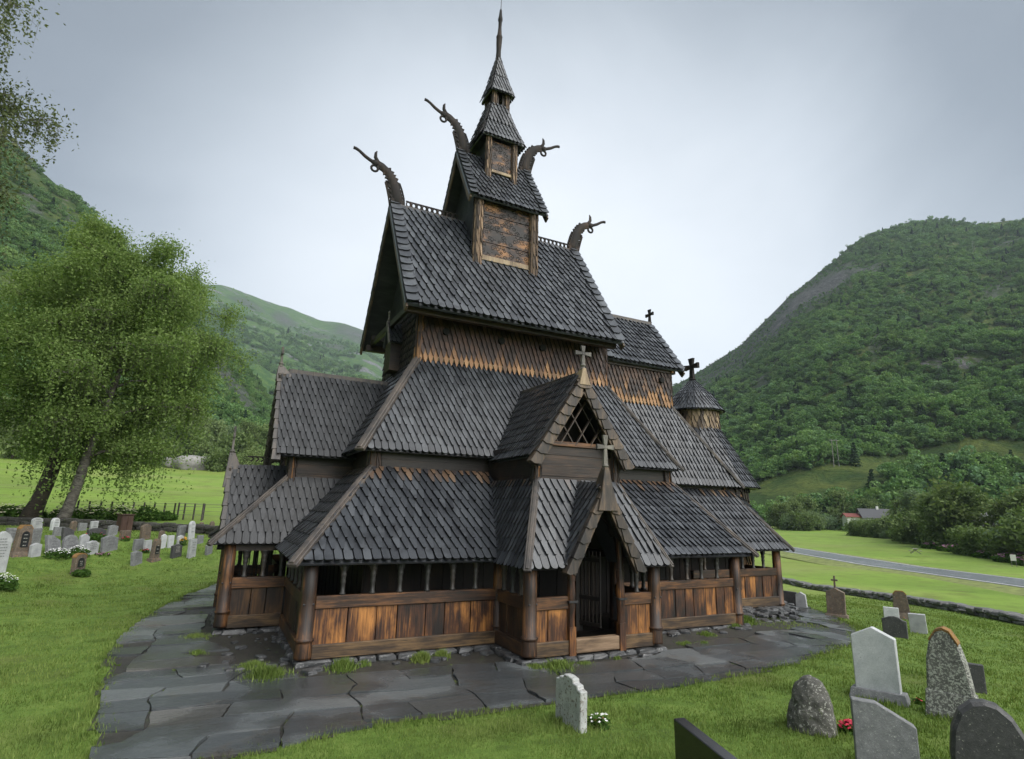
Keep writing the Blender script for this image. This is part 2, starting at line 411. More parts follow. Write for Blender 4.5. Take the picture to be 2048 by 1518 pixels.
# chancel second storey
aisle('chancel_aisle_roof', [(12.3, 17.22, 7.16), (15.86, 17.22, 7.16), (18.3, 16.2, 4.12), (12.3, 16.2, 4.12)])
aisle('chancel_aisle_roof', [(15.86, 17.22, 7.16), (15.86, 20.4, 7.16), (18.3, 21.4, 4.12), (18.3, 16.2, 4.12)])
g = MB(); g.plate([(15.86, 20.4, 7.16), (12.3, 20.4, 7.16), (12.3, 21.4, 4.12), (18.3, 21.4, 4.12)], (0, -.02, -.05)); cp(g, 'chancel_aisle_roof', 'roof')
hipboard((15.84, 17.24, 7.28), (18.36, 16.12, 4.17), .2, .1)
mk('drip_board', 'pale', lambda m: m.beam((12.5, 17.16, 7.24), (15.8, 17.16, 7.24), .05, .1, (0, -.5, 1)), bevel=.01)
# walls of the second storey: dark horizontal boards, shingled corner posts
def band(name, x0, x1, y0, y1, z0, z1, mat='bandx', n=3):
    mb = MB(); h = (z1 - z0) / n
    for i in range(n):
        z = z0 + (i + .5) * h; t = .02 * (i % 2)
        for (a, b, c, d) in ((x0, y0, x1, y0), (x1, y0, x1, y1), (x1, y1, x0, y1), (x0, y1, x0, y0)):
            mb.beam((a, b, z), (c, d, z), .08 + t, h * .985)
    return cp(mb, name, mat)
band('aisle_wall', 3.66, 13.85, 15.31, 22.29, 3.7, 4.62)
band('chancel_aisle_wall', 13.9, 17.9, 16.52, 21.1, 3.6, 4.3)
def shpost(x, y, z0, z1, r, mat='wall_dark', w=.13, e=.22, name='shingled_post', par=None):
    mb = MB(); n = 8
    for i in range(n):
        a0, a1 = 2 * math.pi * i / n, 2 * math.pi * (i + 1) / n
        # seen from outside, left to right = increasing angle
        p = lambda a, z, rr: (x + rr * math.cos(a), y + rr * math.sin(a), z)
        shingled(mb, [p(a0, z1, r), p(a1, z1, r), p(a1, z0, r * 1.12), p(a0, z0, r * 1.12)], max(.06, r * .76), e, kind='long', thick=.012, tilt=.03, deck=.02, eave=False, over=0, rnd=rs, phase=rs.random())
    return cp(mb, name, mat, parent=par)
for x, y in ((3.70, 15.36), (13.80, 15.36), (17.86, 16.56)):
    shpost(x, y, 3.62, 4.62, .17)
# nave upper wall (clerestory)
UX0, UX1, UY0, UY1 = 5.20, 12.34, 16.86, 20.74
def shwall(name, mat, x0, x1, y0, y1, z0, z1, flare=.06, w=.175, e=.25, sides='SWE'):
    for sd in sides:
        mb = MB()
        c = {'S': [(x0, y0, z1), (x1, y0, z1), (x1, y0 - flare, z0), (x0, y0 - flare, z0)],
             'W': [(x0, y1, z1), (x0, y0, z1), (x0 - flare, y0, z0), (x0 - flare, y1, z0)],
             'E': [(x1, y0, z1), (x1, y1, z1), (x1 + flare, y1, z0), (x1 + flare, y0, z0)],
             'N': [(x1, y1, z1), (x0, y1, z1), (x0, y1 + flare, z0), (x1, y1 + flare, z0)]}[sd]
        shingled(mb, c, w, e, kind='long', thick=.036, tilt=.09, eave=False, over=0, rnd=rs)
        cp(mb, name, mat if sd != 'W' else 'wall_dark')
shwall('upper_wall', 'wall', UX0, UX1, UY0, UY1, 7.5, 9.45)
mk('upper_wall', 'dark', lambda m: m.box(((UX0 + UX1) / 2, UY1 - .03, 8.45), (UX1 - UX0, .06, 1.9)))
for x, y in ((UX0 + .02, UY0 + .02), (UX1 - .02, UY0 + .02)):
    shpost(x, y, 7.48, 9.4, .14, 'wall', e=.25)
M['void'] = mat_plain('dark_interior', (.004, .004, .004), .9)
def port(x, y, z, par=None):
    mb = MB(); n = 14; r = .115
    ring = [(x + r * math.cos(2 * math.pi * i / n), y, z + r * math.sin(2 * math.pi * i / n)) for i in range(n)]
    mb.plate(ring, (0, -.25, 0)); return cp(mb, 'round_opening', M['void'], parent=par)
for x in (6.02, 8.02, 9.62): port(x, UY0 + .06, 8.62)
# chancel upper wall
shwall('chancel_upper_wall', 'wall_ch', 12.36, 15.85, 17.26, 20.34, 7.14, 8.8, .05)
shpost(15.83, 17.28, 7.14, 8.75, .13, 'wall_ch', e=.25)
port(15.35, 17.3, 8.25)
# main roof and its gables
def gable_roof(name, x0, x1, half, ze, zr, w, e, mat, strip=.42, deck=.07, north=True, x0b=None):
    mb = MB()
    sw = strip
    shingled(mb, [(x0 + sw * .9, Y0, zr), (x1 - sw * .9, Y0, zr), (x1 - sw * .9, Y0 - half, ze), (x0 + sw * .9, Y0 - half, ze)], w, e, deck=deck, rnd=rs)
    for a, b in ((x0, x0 + sw), (x1 - sw, x1)):
        up = Vector((0, -(zr - ze), half)).normalized() * .035
        shingled(mb, [Vector((a, Y0, zr)) + up, Vector((b, Y0, zr)) + up, Vector((b, Y0 - half, ze)) + up, Vector((a, Y0 - half, ze)) + up], sw, e * 1.05, kind='edge', single=True, thick=.03, deck=deck + .035, rnd=rs)
    o = cp(mb, name, mat)
    mb = MB(); mb.plate([(x1, Y0, zr), (x0, Y0, zr), (x0, Y0 + half, ze), (x1, Y0 + half, ze)], Vector((0, -(zr - ze), -half)).normalized() * (deck + .03))
    for a, b in ((x0, x0 + sw),):
        shingled(mb, [(b, Y0, zr), (a, Y0, zr), (a, Y0 + half, ze), (b, Y0 + half, ze)], sw, e, kind='edge', single=True, deck=0, rnd=rs)
    cp(mb, name, 'soffit')
    for x in (x0 + .04, x1 - .04):                                    # bargeboards under the verge
        mb = MB()
        for s in (-1, 1):
            mb.beam((x, Y0, zr - .16), (x, Y0 + s * half, ze - .10), .07, .26, (1, 0, 0)) if False else mb.beam((x, Y0 + s * .02, zr - .20), (x, Y0 + s * (half - .02), ze - .16), .07, .22, (0, s * (zr - ze), half))
        cp(mb, 'bargeboard', 'barge', bevel=.01)
MZ, MR, MH = 8.98, 13.74, 3.03
gable_roof('nave_roof', 4.36, 12.46, MH, MZ, MR, .25, .355, 'roof_main')
def gable_wall(name, x, half, z0, zb, zp, mat='dark'):
    mb = MB(); n = 16
    for i in range(n):
        a = -half + 2 * half * i / n; b = a + 2 * half / n * .985
        h = lambda u: zp - (zp - zb) * abs(u) / half
        mb.plate([(x, Y0 + a, z0), (x, Y0 + b, z0), (x, Y0 + b, h(b)), (x, Y0 + a, h(a))], (.05 + .015 * (i % 2), 0, 0))
    return cp(mb, name, mat)
gable_wall('gable_wall', UX0 + .02, 2.9, 9.1, 9.12, 13.6, 'soffit')
gable_wall('gable_wall', UX1 - .09, 2.9, 9.1, 9.12, 13.6, 'dark')
mb = MB()
for s in (-1, 1):
    mb.beam((4.5, Y0 + s * 2.62, 8.98), (12.35, Y0 + s * 2.62, 8.98), .2, .24); mb.beam((4.6, Y0 + s * 2.2, 9.28), (12.2, Y0 + s * 2.2, 9.28), .2, .2)
mb.beam((4.7, Y0 - 2.6, 9.15), (4.7, Y0 + 2.6, 9.15), .12, .2)
cp(mb, 'eaves_beam', 'bandx', bevel=.01)
gable_roof('chancel_roof', 12.5, 16.42, 1.86, 8.70, 11.12, .22, .33, 'roof_main', strip=.36, deck=.06)
gable_wall('gable_wall', 15.84, 1.8, 8.6, 8.7, 11.0, 'wall_ch')
for s in (-1, 1): mk('eaves_beam', 'bandx', lambda m: m.beam((12.5, Y0 + s * 1.62, 8.68), (16.1, Y0 + s * 1.62, 8.68), .16, .2), bevel=.01)
# ridge boards
def ridge_board(p, q, h=.2, w=.16): 
    mb = MB(); mb.beam(Vector(p) + Vector((0, 0, h / 2)), Vector(q) + Vector((0, 0, h / 2)), w, h); return cp(mb, 'ridge_board', 'hip', bevel=.012)
ridge_board((12.4, Y0, 11.10), (16.35, Y0, 11.10), .22)
ridge_board((4.7, Y0, MR - .1), (12.1, Y0, MR - .1), .16, .2)
def crest(x0, x1, y, z, r=.095):
    mb = MB(); mb.beam((x0, y, z + .02), (x1, y, z + .02), .04, .05); n = int((x1 - x0) / (2 * r)); mb.beam((x0, y, z + 2 * r + .05), (x1, y, z + 2 * r + .05), .04, .03)
    for i in range(n):
        c = x0 + (i + .5) * (x1 - x0) / n
        mb.tube([(c + r * .8 * math.cos(a), y, z + r + .035 + r * .95 * math.sin(a)) for a in [2 * math.pi * k / 12 for k in range(13)]], .026, 5)
        if i % 1 == 0: mb.box((c + r, y, z + r + .03), (.05, .035, 2 * r))
    return cp(mb, 'ridge_crest', 'dragon')
crest(4.95, 7.0, Y0, MR + .05); crest(10.1, 12.0, Y0, MR + .05)
# dragon heads
def dragon(x, z, s, k=1.0):
    """s = -1 faces west, +1 faces east; profile in the gable plane's (out, up)"""
    Q = lambda a, b, dy=0: (x + s * a * k, Y0 + dy, z + b * k)
    head = MB()
    head.tube([Q(-.10, -.25), Q(.0, .15), Q(.07, .45), Q(.2, .8), Q(.38, 1.06), Q(.62, 1.24), Q(.86, 1.33)], [.19 * k, .20 * k, .19 * k, .175 * k, .165 * k, .145 * k, .09 * k], 8, .5, (0, 1, 0))
    o = (head.tube([Q(.78, 1.22), Q(.86, 1.30), Q(.98, 1.35)], [.10 * k, .15 * k, .08 * k], 8, .6, (0, 1, 0)) or cp(head, 'dragon_head', 'dragon', smooth=True))
    sub = MB()                                                        # flat carved board with a jagged crest down the neck and a fretted breast
    ctrl = [Vector((-.10, -.25)), Vector((.0, .15)), Vector((.07, .45)), Vector((.2, .8)), Vector((.38, 1.06)), Vector((.62, 1.24)), Vector((.82, 1.32))]
    cen = []
    for i in range(6):
        for j in range(5): cen.append(ctrl[i].lerp(ctrl[i + 1], j / 5))
    cen.append(ctrl[-1]); A_, B_ = [], []
    for i, c in enumerate(cen):
        d = (cen[min(i + 1, len(cen) - 1)] - cen[max(i - 1, 0)]).normalized(); nn = Vector((-d.y, d.x)); q = i / (len(cen) - 1)
        wb = .20 - .09 * q + (.085 if i % 2 and q < .75 else 0); wf = .20 - .09 * q + (.075 if i % 3 == 0 and q < .8 else 0)
        a = c + nn * wb; b = c - nn * wf; A_.append(Q(a.x, a.y, -.045)); B_.append(Q(b.x, b.y, -.045))
    sub.band(B_, A_, (0, .09, 0)); cp(sub, 'carved_neck', 'dragon', parent=o)
    sub = MB()   # open jaws: long curling tongue and lower jaw with scroll
    sub.tube([Q(.84, 1.30), Q(1.05, 1.36), Q(1.25, 1.46), Q(1.45, 1.60), Q(1.58, 1.66), Q(1.68, 1.67)], [.075 * k, .07 * k, .068 * k, .06 * k, .062 * k, .065 * k], 6, .6, (0, 1, 0))
    cp(sub, 'tongue', 'dragon', smooth=True, parent=o)
    sub = MB(); sub.tube([Q(.66, 1.27), Q(.80, 1.40), Q(.88, 1.54), Q(.88, 1.70), Q(.84, 1.80)], [.075 * k, .08 * k, .07 * k, .055 * k, .02 * k], 6, .7, (0, 1, 0))
    cp(sub, 'horn', 'dragon', smooth=True, parent=o)
    sub = MB(); sub.tube([Q(.30, .93), Q(.55, 1.07), Q(.78, 1.16)], [.045 * k] * 3, 6); sub.tube([Q(.88 + .12 * math.cos(t), 1.09 + .12 * math.sin(t)) for t in [R(a) for a in range(100, 480, 30)]], .045 * k, 6)
    sub.tube([Q(.84, 1.20), Q(.93, 1.28), Q(1.02, 1.26)], [.03 * k, .03 * k, .012 * k], 5)
    cp(sub, 'jaw', 'dragon', smooth=True, parent=o)
    sub = MB()
    for i in range(9):                                                # comb of the mane
        a, b = -.16 - .10 + .24 * i / 9 + .03, .0 + .085 * i
        sub.beam(Q(a + .18, b + .0), Q(a - .06, b - .02), .05, .045)
    sub.tube([Q(-.30, -.10), Q(-.27, .2), Q(-.18, .5), Q(-.07, .76)], [.035 * k] * 4, 5)
    for i in range(6):
        b = .1 + .1 * i; sub.tube([Q(.12 + .03 * i, b), Q(.27 + .035 * i, b + .03), Q(.27 + .035 * i, b + .10), Q(.16 + .03 * i, b + .09)], [.032 * k] * 4, 5)
    for i in range(4): sub.beam(Q(.28 + .03 * i, .66 + .0 * i), Q(.44 - .02 * i, .72 - .05 * i), .06, .045)
    for i in range(5):                                                # openwork scrolls of the breast
        c0, c1 = .16 + .045 * i, -.02 + .17 * i; sub.tube([Q(c0 + .085 * math.cos(a), c1 + .075 * math.sin(a)) for a in [2 * math.pi * j / 9 for j in range(10)]], .026 * k, 5, .8)
    sub.tube([Q(.24, -.2), Q(.30, .1), Q(.38, .4), Q(.46, .66)], [.03 * k] * 4, 5)
    sub.box(Q(-.02, -.12), (.46 * k, .15, .40 * k))
    cp(sub, 'mane', 'dragon', parent=o)
dragon(4.60, MR + .16, -1, 1.0); dragon(12.26, MR + .16, 1, 1.0)
# ---- ridge turrets (three tiers)
T1 = dict(x0=6.80, x1=10.06, half=1.62, ze=14.02, zr=16.72)
gable_roof('turret_roof', T1['x0'], T1['x1'], T1['half'], T1['ze'], T1['zr'], .2, .29, 'roof_main', strip=.34, deck=.05)
gable_wall('turret_gable', 7.30, 1.5, 13.98, 14.05, 16.45, 'soffit'); gable_wall('turret_gable', 9.45, 1.5, 13.98, 14.05, 16.45, 'dark')
ridge_board((7.1, Y0, T1['zr'] - .06), (9.85, Y0, T1['zr'] - .06), .12, .14)
PX0, PX1, PY0, PY1 = 7.28, 9.56, Y0 - 1.36, Y0 + 1.36
for x, y in ((PX0, PY0), (PX1, PY0), (PX0, PY1), (PX1, PY1)):
    shpost(x, y, 11.30, 14.2, .165, 'post_sh', w=.14, e=.25, name='turret_post')
def mat_carved():
    m, nt, b = newmat('pierced_carved_boards'); t = NT(nt)
    v = t.coord((1, .15, 1)); vo = t.n('ShaderNodeTexVoronoi'); vo.inputs['Scale'].default_value = 6.5; t.l(v, vo.inputs['Vector'])
    n = t.noise(t.coord((1, 1, 1)), 5, 4); ring = t.math('ABSOLUTE', t.math('SUBTRACT', vo.outputs['Distance'], .38))
    z = t.zcoord()
    c = t.ramp(t.noise(t.coord((1.5, 3, 3.2)), 1, 4, .6), [(.44, (.009, .006, .005)), (.54, (.040, .020, .012)), (.66, (.26, .12, .04))])
    c = t.mix(t.math('MULTIPLY', t.step(ring, .09, .035), .75), c, (.008, .007, .006)); c = t.mix(t.step(vo.outputs['Distance'], .12, .06), c, (.003, .003, .003))
    t.l(c, b.inputs['Base Color']); b.inputs['Roughness'].default_value = .6
    t.bump(t.step(ring, .02, .12), .8, .03, b); return m
M['carved'] = mat_carved()
def turret_panel(x0, x1, y, z0, z1, n, name='carved_panel', dy=-1):
    mb = MB(); h = (z1 - z0) / n
    for i in range(n): mb.beam((x0, y, z0 + (i + .5) * h), (x1, y, z0 + (i + .5) * h), .05 + .02 * (i % 2), h * .955)
    o = cp(mb, name, 'carved')
    # pierced rosettes: rings with dark hearts standing just proud of the boards
    return o
turret_panel(PX0 + .1, PX1 - .1, PY0 + .02, 11.92, 14.1, 4); turret_panel(PX0 + .1, PX1 - .1, PY1 - .02, 11.92, 14.1, 4)
for x in (PX0, PX1): mk('turret_wall', 'soffit', lambda m: m.beam((x, PY0, 13.0), (x, PY1, 13.0), .05, 2.1))
mk('panel_sill', 'pale', lambda m: m.beam((PX0 + .1, PY0 - .02, 11.84), (PX1 - .1, PY0 - .02, 11.84), .08, .19), bevel=.01)
dragon(7.08, 16.86, -1, 1.0); dragon(9.86, 16.86, 1, 1.0)
def pyramid_roof(name, cx, half, ze, top, zt, w, e, mat='roof_main', tophalf=.0):
    mb = MB(); hy = half
    C = [(cx - half, Y0 - hy), (cx + half, Y0 - hy), (cx + half, Y0 + hy), (cx - half, Y0 + hy)]
    T = [(top - tophalf, Y0 - tophalf), (top + tophalf, Y0 - tophalf), (top + tophalf, Y0 + tophalf), (top - tophalf, Y0 + tophalf)]
    zm = ze + (zt - ze) * .42; f = .60                                 # bell-cast flare
    for i in range(4):
        j = (i + 1) % 4
        mid = lambda k: (C[k][0] * (1 - f) + T[k][0] * f, C[k][1] * (1 - f) + T[k][1] * f, zm)
        mid = lambda k: (C[k][0] * .52 + T[k][0] * .48, C[k][1] * .52 + T[k][1] * .48, zm)
        shingled(mb, [(*T[i], zt), (*T[j], zt), mid(j), mid(i)], w, e, deck=.03, eave=False, over=.02, rnd=rs) if tophalf > 0 else shingled(mb, [mid(i), (*T[i], zt), mid(j)][1:] + [mid(i)], w, e, deck=.03, eave=False, over=.02, rnd=rs)
        shingled(mb, [mid(i), mid(j), (*C[j], ze), (*C[i], ze)], w, e, deck=.04, rnd=rs)
    return cp(mb, name, mat)
T2X = 8.43
for x in (T2X - .56, T2X + .56):
    for y in (Y0 - .72, Y0 + .72): shpost(x, y, 15.42, 17.35, .105, 'post_sh', w=.1, e=.2, name='turret_post')
turret_panel(T2X - .5, T2X + .5, Y0 - .7, 15.90, 17.2, 1); turret_panel(T2X - .5, T2X + .5, Y0 + .7, 15.90, 17.2, 1)
mk('panel_sill', 'pale', lambda m: m.beam((T2X - .5, Y0 - .74, 15.84), (T2X + .5, Y0 - .74, 15.84), .06, .12), bevel=.01)
for s in (-1, 1): mk('turret_wall', 'soffit', lambda m: m.beam((T2X + s * .56, Y0 - .7, 16.4), (T2X + s * .56, Y0 + .7, 16.4), .05, 1.7))
pyramid_roof('turret_roof', T2X, .90, 17.24, T2X, 19.15, .17, .25, tophalf=.34)
T3X = 8.50
for x in (T3X - .29, T3X + .29):
    for y in (Y0 - .32, Y0 + .32): shpost(x, y, 18.85, 19.95, .085, 'post_sh', w=.08, e=.18, name='turret_post')
mk('turret_wall', 'dark', lambda m: [m.beam((T3X - .27, Y0 + s * .3, 19.5), (T3X - .08, Y0 + s * .3, 19.5), .04, .8) or m.beam((T3X + .08, Y0 + s * .3, 19.5), (T3X + .27, Y0 + s * .3, 19.5), .04, .8) for s in (-1, 1)] + [m.beam((T3X + s * .29, Y0 - .3, 19.5), (T3X + s * .29, Y0 + .3, 19.5), .04, .8) for s in (-1, 1)])
pyramid_roof('spire_roof', T3X, .50, 19.72, T3X - .02, 21.72, .13, .22, tophalf=.05)
fin = MB()
fin.tube([(8.47 + .0 * t, Y0, z) for t, z in enumerate((21.55, 21.8, 22.1, 22.5, 22.75, 22.82, 22.9, 23.3, 23.6, 23.66, 23.75, 23.95, 24.2, 24.3))] , [.13, .11, .10, .12, .125, .14, .10, .07, .075, .10, .10, .07, .05, .02], 10)
for i, v in enumerate(fin.v): fin.v[i] = (v[0] + (v[2] - 21.6) * .018, v[1], v[2])
o = cp(fin, 'spire_finial', 'dragon', smooth=True)
mk('rod', 'iron', lambda m: m.tube([(8.52, Y0, 24.2), (8.54, Y0, 25.6)], [.016, .010], 6), parent=o)
# ---- crosses
def cross(x, y, z, h, arm, th=.085, name='cross', mat='pale', axis='x', par=None):
    mb = MB(); A = Vector((1, 0, 0)) if axis == 'x' else Vector((0, 1, 0)); B = Vector((0, 1, 0)) if axis == 'x' else Vector((1, 0, 0))
    c = Vector((x, y, z)); k = h * .62
    def flare(p, q, w0, w1):
        d = (q - p).normalized(); side = A if abs(d.z) > .5 else Vector((0, 0, 1)); vs = []
        for pt, w in ((p, w0), (q, w1)):
            for a, b in ((-1, -1), (1, -1), (1, 1), (-1, 1)): vs.append(pt + side * (a * w / 2) + B * (b * th * .4))
        mb.add(vs, [(0, 1, 2, 3), (7, 6, 5, 4), (0, 4, 5, 1), (1, 5, 6, 2), (2, 6, 7, 3), (3, 7, 4, 0)])
    zc = c + Vector((0, 0, k))
    flare(c, zc - Vector((0, 0, th * .5)), th * 1.5, th * .95); flare(zc - Vector((0, 0, th * .5)), zc + Vector((0, 0, th * .5)), th, th)
    flare(zc + Vector((0, 0, th * .5)), c + Vector((0, 0, h)), th * .95, th * 1.8)
    for s in (-1, 1): flare(zc + A * (s * th * .48), zc + A * (s * arm / 2), th * .9, th * 1.5)
    mb.lathe((x, y, z - .12), [(th * .75, 0), (th * .95, .05), (th * .7, .1), (th * 1.0, .14), (th * .6, .2)], 8)
    return cp(mb, name, mat, bevel=.006)
cross(16.3, Y0, 11.30, .62, .5, .10, mat='dragon', axis='y')
# ---- porches
def porch(T, hw, of, oe, he, ze, ob, hb, zb, og, hg, zgl, zgp, oback, zback, op, hp, zpl, zpp, fullwall=True, ax='x', skew=0.0, wallz=4.72):
    """T maps (u across, o outward, z) to the world; seen from outside u runs left to right"""
    P = lambda u, o, z: Vector(T(u, o, z))
    along = 'railx' if ax == 'x' else 'raily'; cross_ = 'raily' if ax == 'x' else 'railx'
    # skirt roof: two side slopes, two front pieces either side of the portal
    for s in (-1, 1):
        mb = MB()
        pts = [P(s * hb, -1.8, zb), P(s * hb, ob, zb), P(s * he, oe, ze), P(s * he, .25, ze)]
        if s > 0: pts = [pts[1], pts[0], pts[3], pts[2]]
        # left side: outline clockwise from outside = back-top, front-top, front-low, back-low
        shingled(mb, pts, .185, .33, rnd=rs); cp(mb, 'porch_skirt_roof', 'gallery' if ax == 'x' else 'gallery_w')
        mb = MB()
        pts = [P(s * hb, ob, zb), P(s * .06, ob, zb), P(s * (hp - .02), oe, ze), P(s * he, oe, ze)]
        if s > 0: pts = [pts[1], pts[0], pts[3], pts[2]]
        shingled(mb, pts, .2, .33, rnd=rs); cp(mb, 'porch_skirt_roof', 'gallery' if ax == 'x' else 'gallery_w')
        hipboard(P(s * (hb - .02), ob - .02, zb + .09), P(s * (he + .04), oe + .04, ze + .05), .18)
        mb = MB(); mb.beam(P(s * hb, -1.75, zb + .05), P(s * (he + .02), .32, ze + .03), .12, .05); cp(mb, 'valley_board', 'valley')
        mb = MB(); mb.beam(P(s * .12, ob, zb + .0), P(s * (hp + .05), oe + .02, ze + .02), .12, .05); cp(mb, 'valley_board', 'valley')
    # box under the dormer: boards
    mb = MB(); n = 4; h = (wallz - zb + .15) / n
    for i in range(n):
        z = zb - .15 + (i + .5) * h
        mb.beam(P(-hb, ob - .05, z), P(hb, ob - .05, z), .06 + .03 * (i % 2), h * .985)
        for s in (-1, 1): mb.beam(P(s * (hb - .02), ob - .05, z), P(s * (hb - .02), -2.0, z), .06 + .02 * (i % 2), h * .985)
    cp(mb, 'porch_upper_wall', 'bandx')
    for s in (-1, 1):
        c = P(s * hb, ob - .03, 0); shpost(c.x, c.y, zb - .12, wallz, .10, 'wall_dark', e=.2)
    # lattice in the dormer gable
    mb = MB(); zl = wallz + .0
    H = lambda u: zgp - .25 - (zgp - zgl) * abs(u) / hg
    umax = hg * (zgp - .25 - zl) / (zgp - zgl)
    for c in np.arange(-2.4, 2.41, .46):
        for d in (-1, 1):
            seg = []
            for k in range(0, 121):
                u = c + d * (k / 120) * 1.6; z = zl + (k / 120) * 2.4
                if z < H(u): seg.append((u, z))
            if len(seg) > 4 and abs(seg[0][0]) < umax + .2:
                mb.beam(P(seg[0][0], ob + .02 * d, seg[0][1]), P(seg[-1][0], ob + .02 * d, seg[-1][1]), .03, .085, tuple(P(0, 1, 0) - P(0, 0, 0)))
    cp(mb, 'gable_lattice', 'lattice')
    mk('lattice_sill', along, lambda m: m.beam(P(-hb - .02, ob + .0, zl + .02), P(hb + .02, ob + .0, zl + .02), .12, .12), bevel=.01)
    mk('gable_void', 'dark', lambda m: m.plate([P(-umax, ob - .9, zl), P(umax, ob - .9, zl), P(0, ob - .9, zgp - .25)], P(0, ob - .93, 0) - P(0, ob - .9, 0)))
    # dormer roof
    for s in (-1, 1):
        mb = MB(); bk = lambda u, o, z: P(u + skew * max(0, (og - o)), o, z)
        pts = [bk(0, oback, zback), bk(0, og, zgp), bk(s * hg, og, zgl), bk(s * hg, oback, zgl)]
        if s > 0: pts = [pts[1], pts[0], pts[3], pts[2]]
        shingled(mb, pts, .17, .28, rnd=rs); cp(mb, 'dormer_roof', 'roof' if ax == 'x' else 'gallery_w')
    mk('ridge_board', 'hip', lambda m: m.beam(bk(0, oback, zback + .08), bk(0, og - .2, zgp + .08), .15, .15), bevel=.01)
    def verge(o, half, zlo, zhi, w, th, nm='bargeboard', n=9):
        """bargeboard of overlapping carved scales on a backing board"""
        for s in (-1, 1):
            mb = MB(); a = P(0, o, zhi + .02); b = P(s * (half + .06), o, zlo - .10); d = (b - a); L = d.length; d.normalize()
            out = (P(0, 1, 0) - P(0, 0, 0)).normalized(); nrm = out.cross(d); nrm = nrm if nrm.z > 0 else -nrm
            mb.beam(a + d * .05, b, .06, w, tuple(nrm)) if False else mb.add(*slab(a, b, nrm, out, w, .06))
            m = n
            for i in range(m):
                p0 = a + d * (L * i / m - .02); p1 = a + d * (L * (i + 1) / m + .06)
                lift = nrm * (.02) + out * .035
                # scale: wedge thicker at its lower end
                A0, A1 = p0 + nrm * .03, p1 + nrm * .05
                q = [A0 - nrm * (w * .75) + out * .02, A0 + out * .02, A1 + out * .055, A1 - nrm * (w * .45) + out * .065, p1 - d * (L / m * .35) - nrm * (w * .95) + out * .05]
                mb.plate(q, -out * .24)
            cp(mb, nm, 'barge' if ax == 'x' else 'hip', bevel=.006)
    verge(og + .08, hg, zgl, zgp, .26, .06)
    capz = zgp + .02
    mb = MB(); vs = []
    mb.add([P(-.17, og + .15, zgp - .24), P(.17, og + .15, zgp - .24), P(.14, og - .35, zgp - .1), P(-.14, og - .35, zgp - .1), P(-.05, og + .12, zgp + .22), P(.05, og + .12, zgp + .22), P(.05, og - .05, zgp + .22), P(-.05, og - .05, zgp + .22)],
           [(0, 3, 2, 1), (4, 5, 6, 7), (0, 1, 5, 4), (1, 2, 6, 5), (2, 3, 7, 6), (3, 0, 4, 7)])
    cp(mb, 'gable_cap', 'pale' if ax == 'x' else 'hip', bevel=.01)
    c = P(0, og + .04, zgp + .32); cross(c.x, c.y, c.z - .04, .56, .50, .08, axis=ax, mat='cross')
    # portal gable
    for s in (-1, 1):
        mb = MB(); pts = [P(0, ob - .05, zpp + .05), P(0, op, zpp), P(s * hp, op, zpl), P(s * hp, ob - .05, zpl)]
        if s > 0: pts = [pts[1], pts[0], pts[3], pts[2]]
        shingled(mb, pts, .18, .28, rnd=rs); cp(mb, 'portal_roof', 'roof' if ax == 'x' else 'gallery_w')
    verge(op + .08, hp, zpl, zpp, .22, .05, n=6)
    mb = MB()
    mb.add([P(-.20, op + .17, zpp - .34), P(.20, op + .17, zpp - .34), P(.15, op - .3, zpp - .2), P(-.15, op - .3, zpp - .2), P(-.06, op + .12, zpp + .38), P(.06, op + .12, zpp + .38), P(.06, op - .04, zpp + .38), P(-.06, op - .04, zpp + .38)],
           [(0, 3, 2, 1), (4, 5, 6, 7), (0, 1, 5, 4), (1, 2, 6, 5), (2, 3, 7, 6), (3, 0, 4, 7)])
    mb.add([P(-.30, op + .19, zpp - .62), P(.30, op + .19, zpp - .62), P(.24, op - .1, zpp - .62), P(-.24, op - .1, zpp - .62), P(-.12, op + .15, zpp - .02), P(.12, op + .15, zpp - .02), P(.12, op - .1, zpp - .02), P(-.12, op - .1, zpp - .02)],
           [(4, 5, 6, 7), (0, 1, 5, 4), (1, 2, 6, 5), (2, 3, 7, 6), (3, 0, 4, 7)])
    cp(mb, 'gable_cap', 'barge' if ax == 'x' else 'hip', bevel=.01)
    c = P(0, op + .05, zpp + .46); cross(c.x, c.y, c.z - .06, .76, .50, .085, axis=ax, mat='cross')
    # arch plate between the portal posts
    pw = hp * .70
    us = np.linspace(-pw, pw, 25); ah = []
    for u in us:
        k = abs(u) / pw
        z = 2.05 + (zpp - .72 - 2.05) * math.sqrt(max(0, 1 - (k / .98) ** 1.6)) if k < .98 else 1.9
        if .60 < k < .82: z -= .16 * math.sin((k - .60) / .22 * math.pi)
        ah.append(z)
    Z1 = lambda u: max(2.02, zpp - .12 - (zpp - zpl) * abs(u) / hp)
    mb = MB(); mb.band([P(u, of - .02, min(z, Z1(u) - .02)) for u, z in zip(us, ah)], [P(u, of - .02, Z1(u)) for u in us], P(0, of - .10, 0) - P(0, of - .02, 0))
    cp(mb, 'portal_arch', 'dark')
    # posts
    for s in (-1, 1):
        c = P(s * hw, of, 0); post(c.x, c.y, -.02, 2.1, .165)
        c = P(s * pw, of + .03, 0); portal_post(c.x, c.y, ax)
    # front panels between corner and portal posts, side walls
    z0, z1, z2, z3 = -.06, .24, .90, 1.17
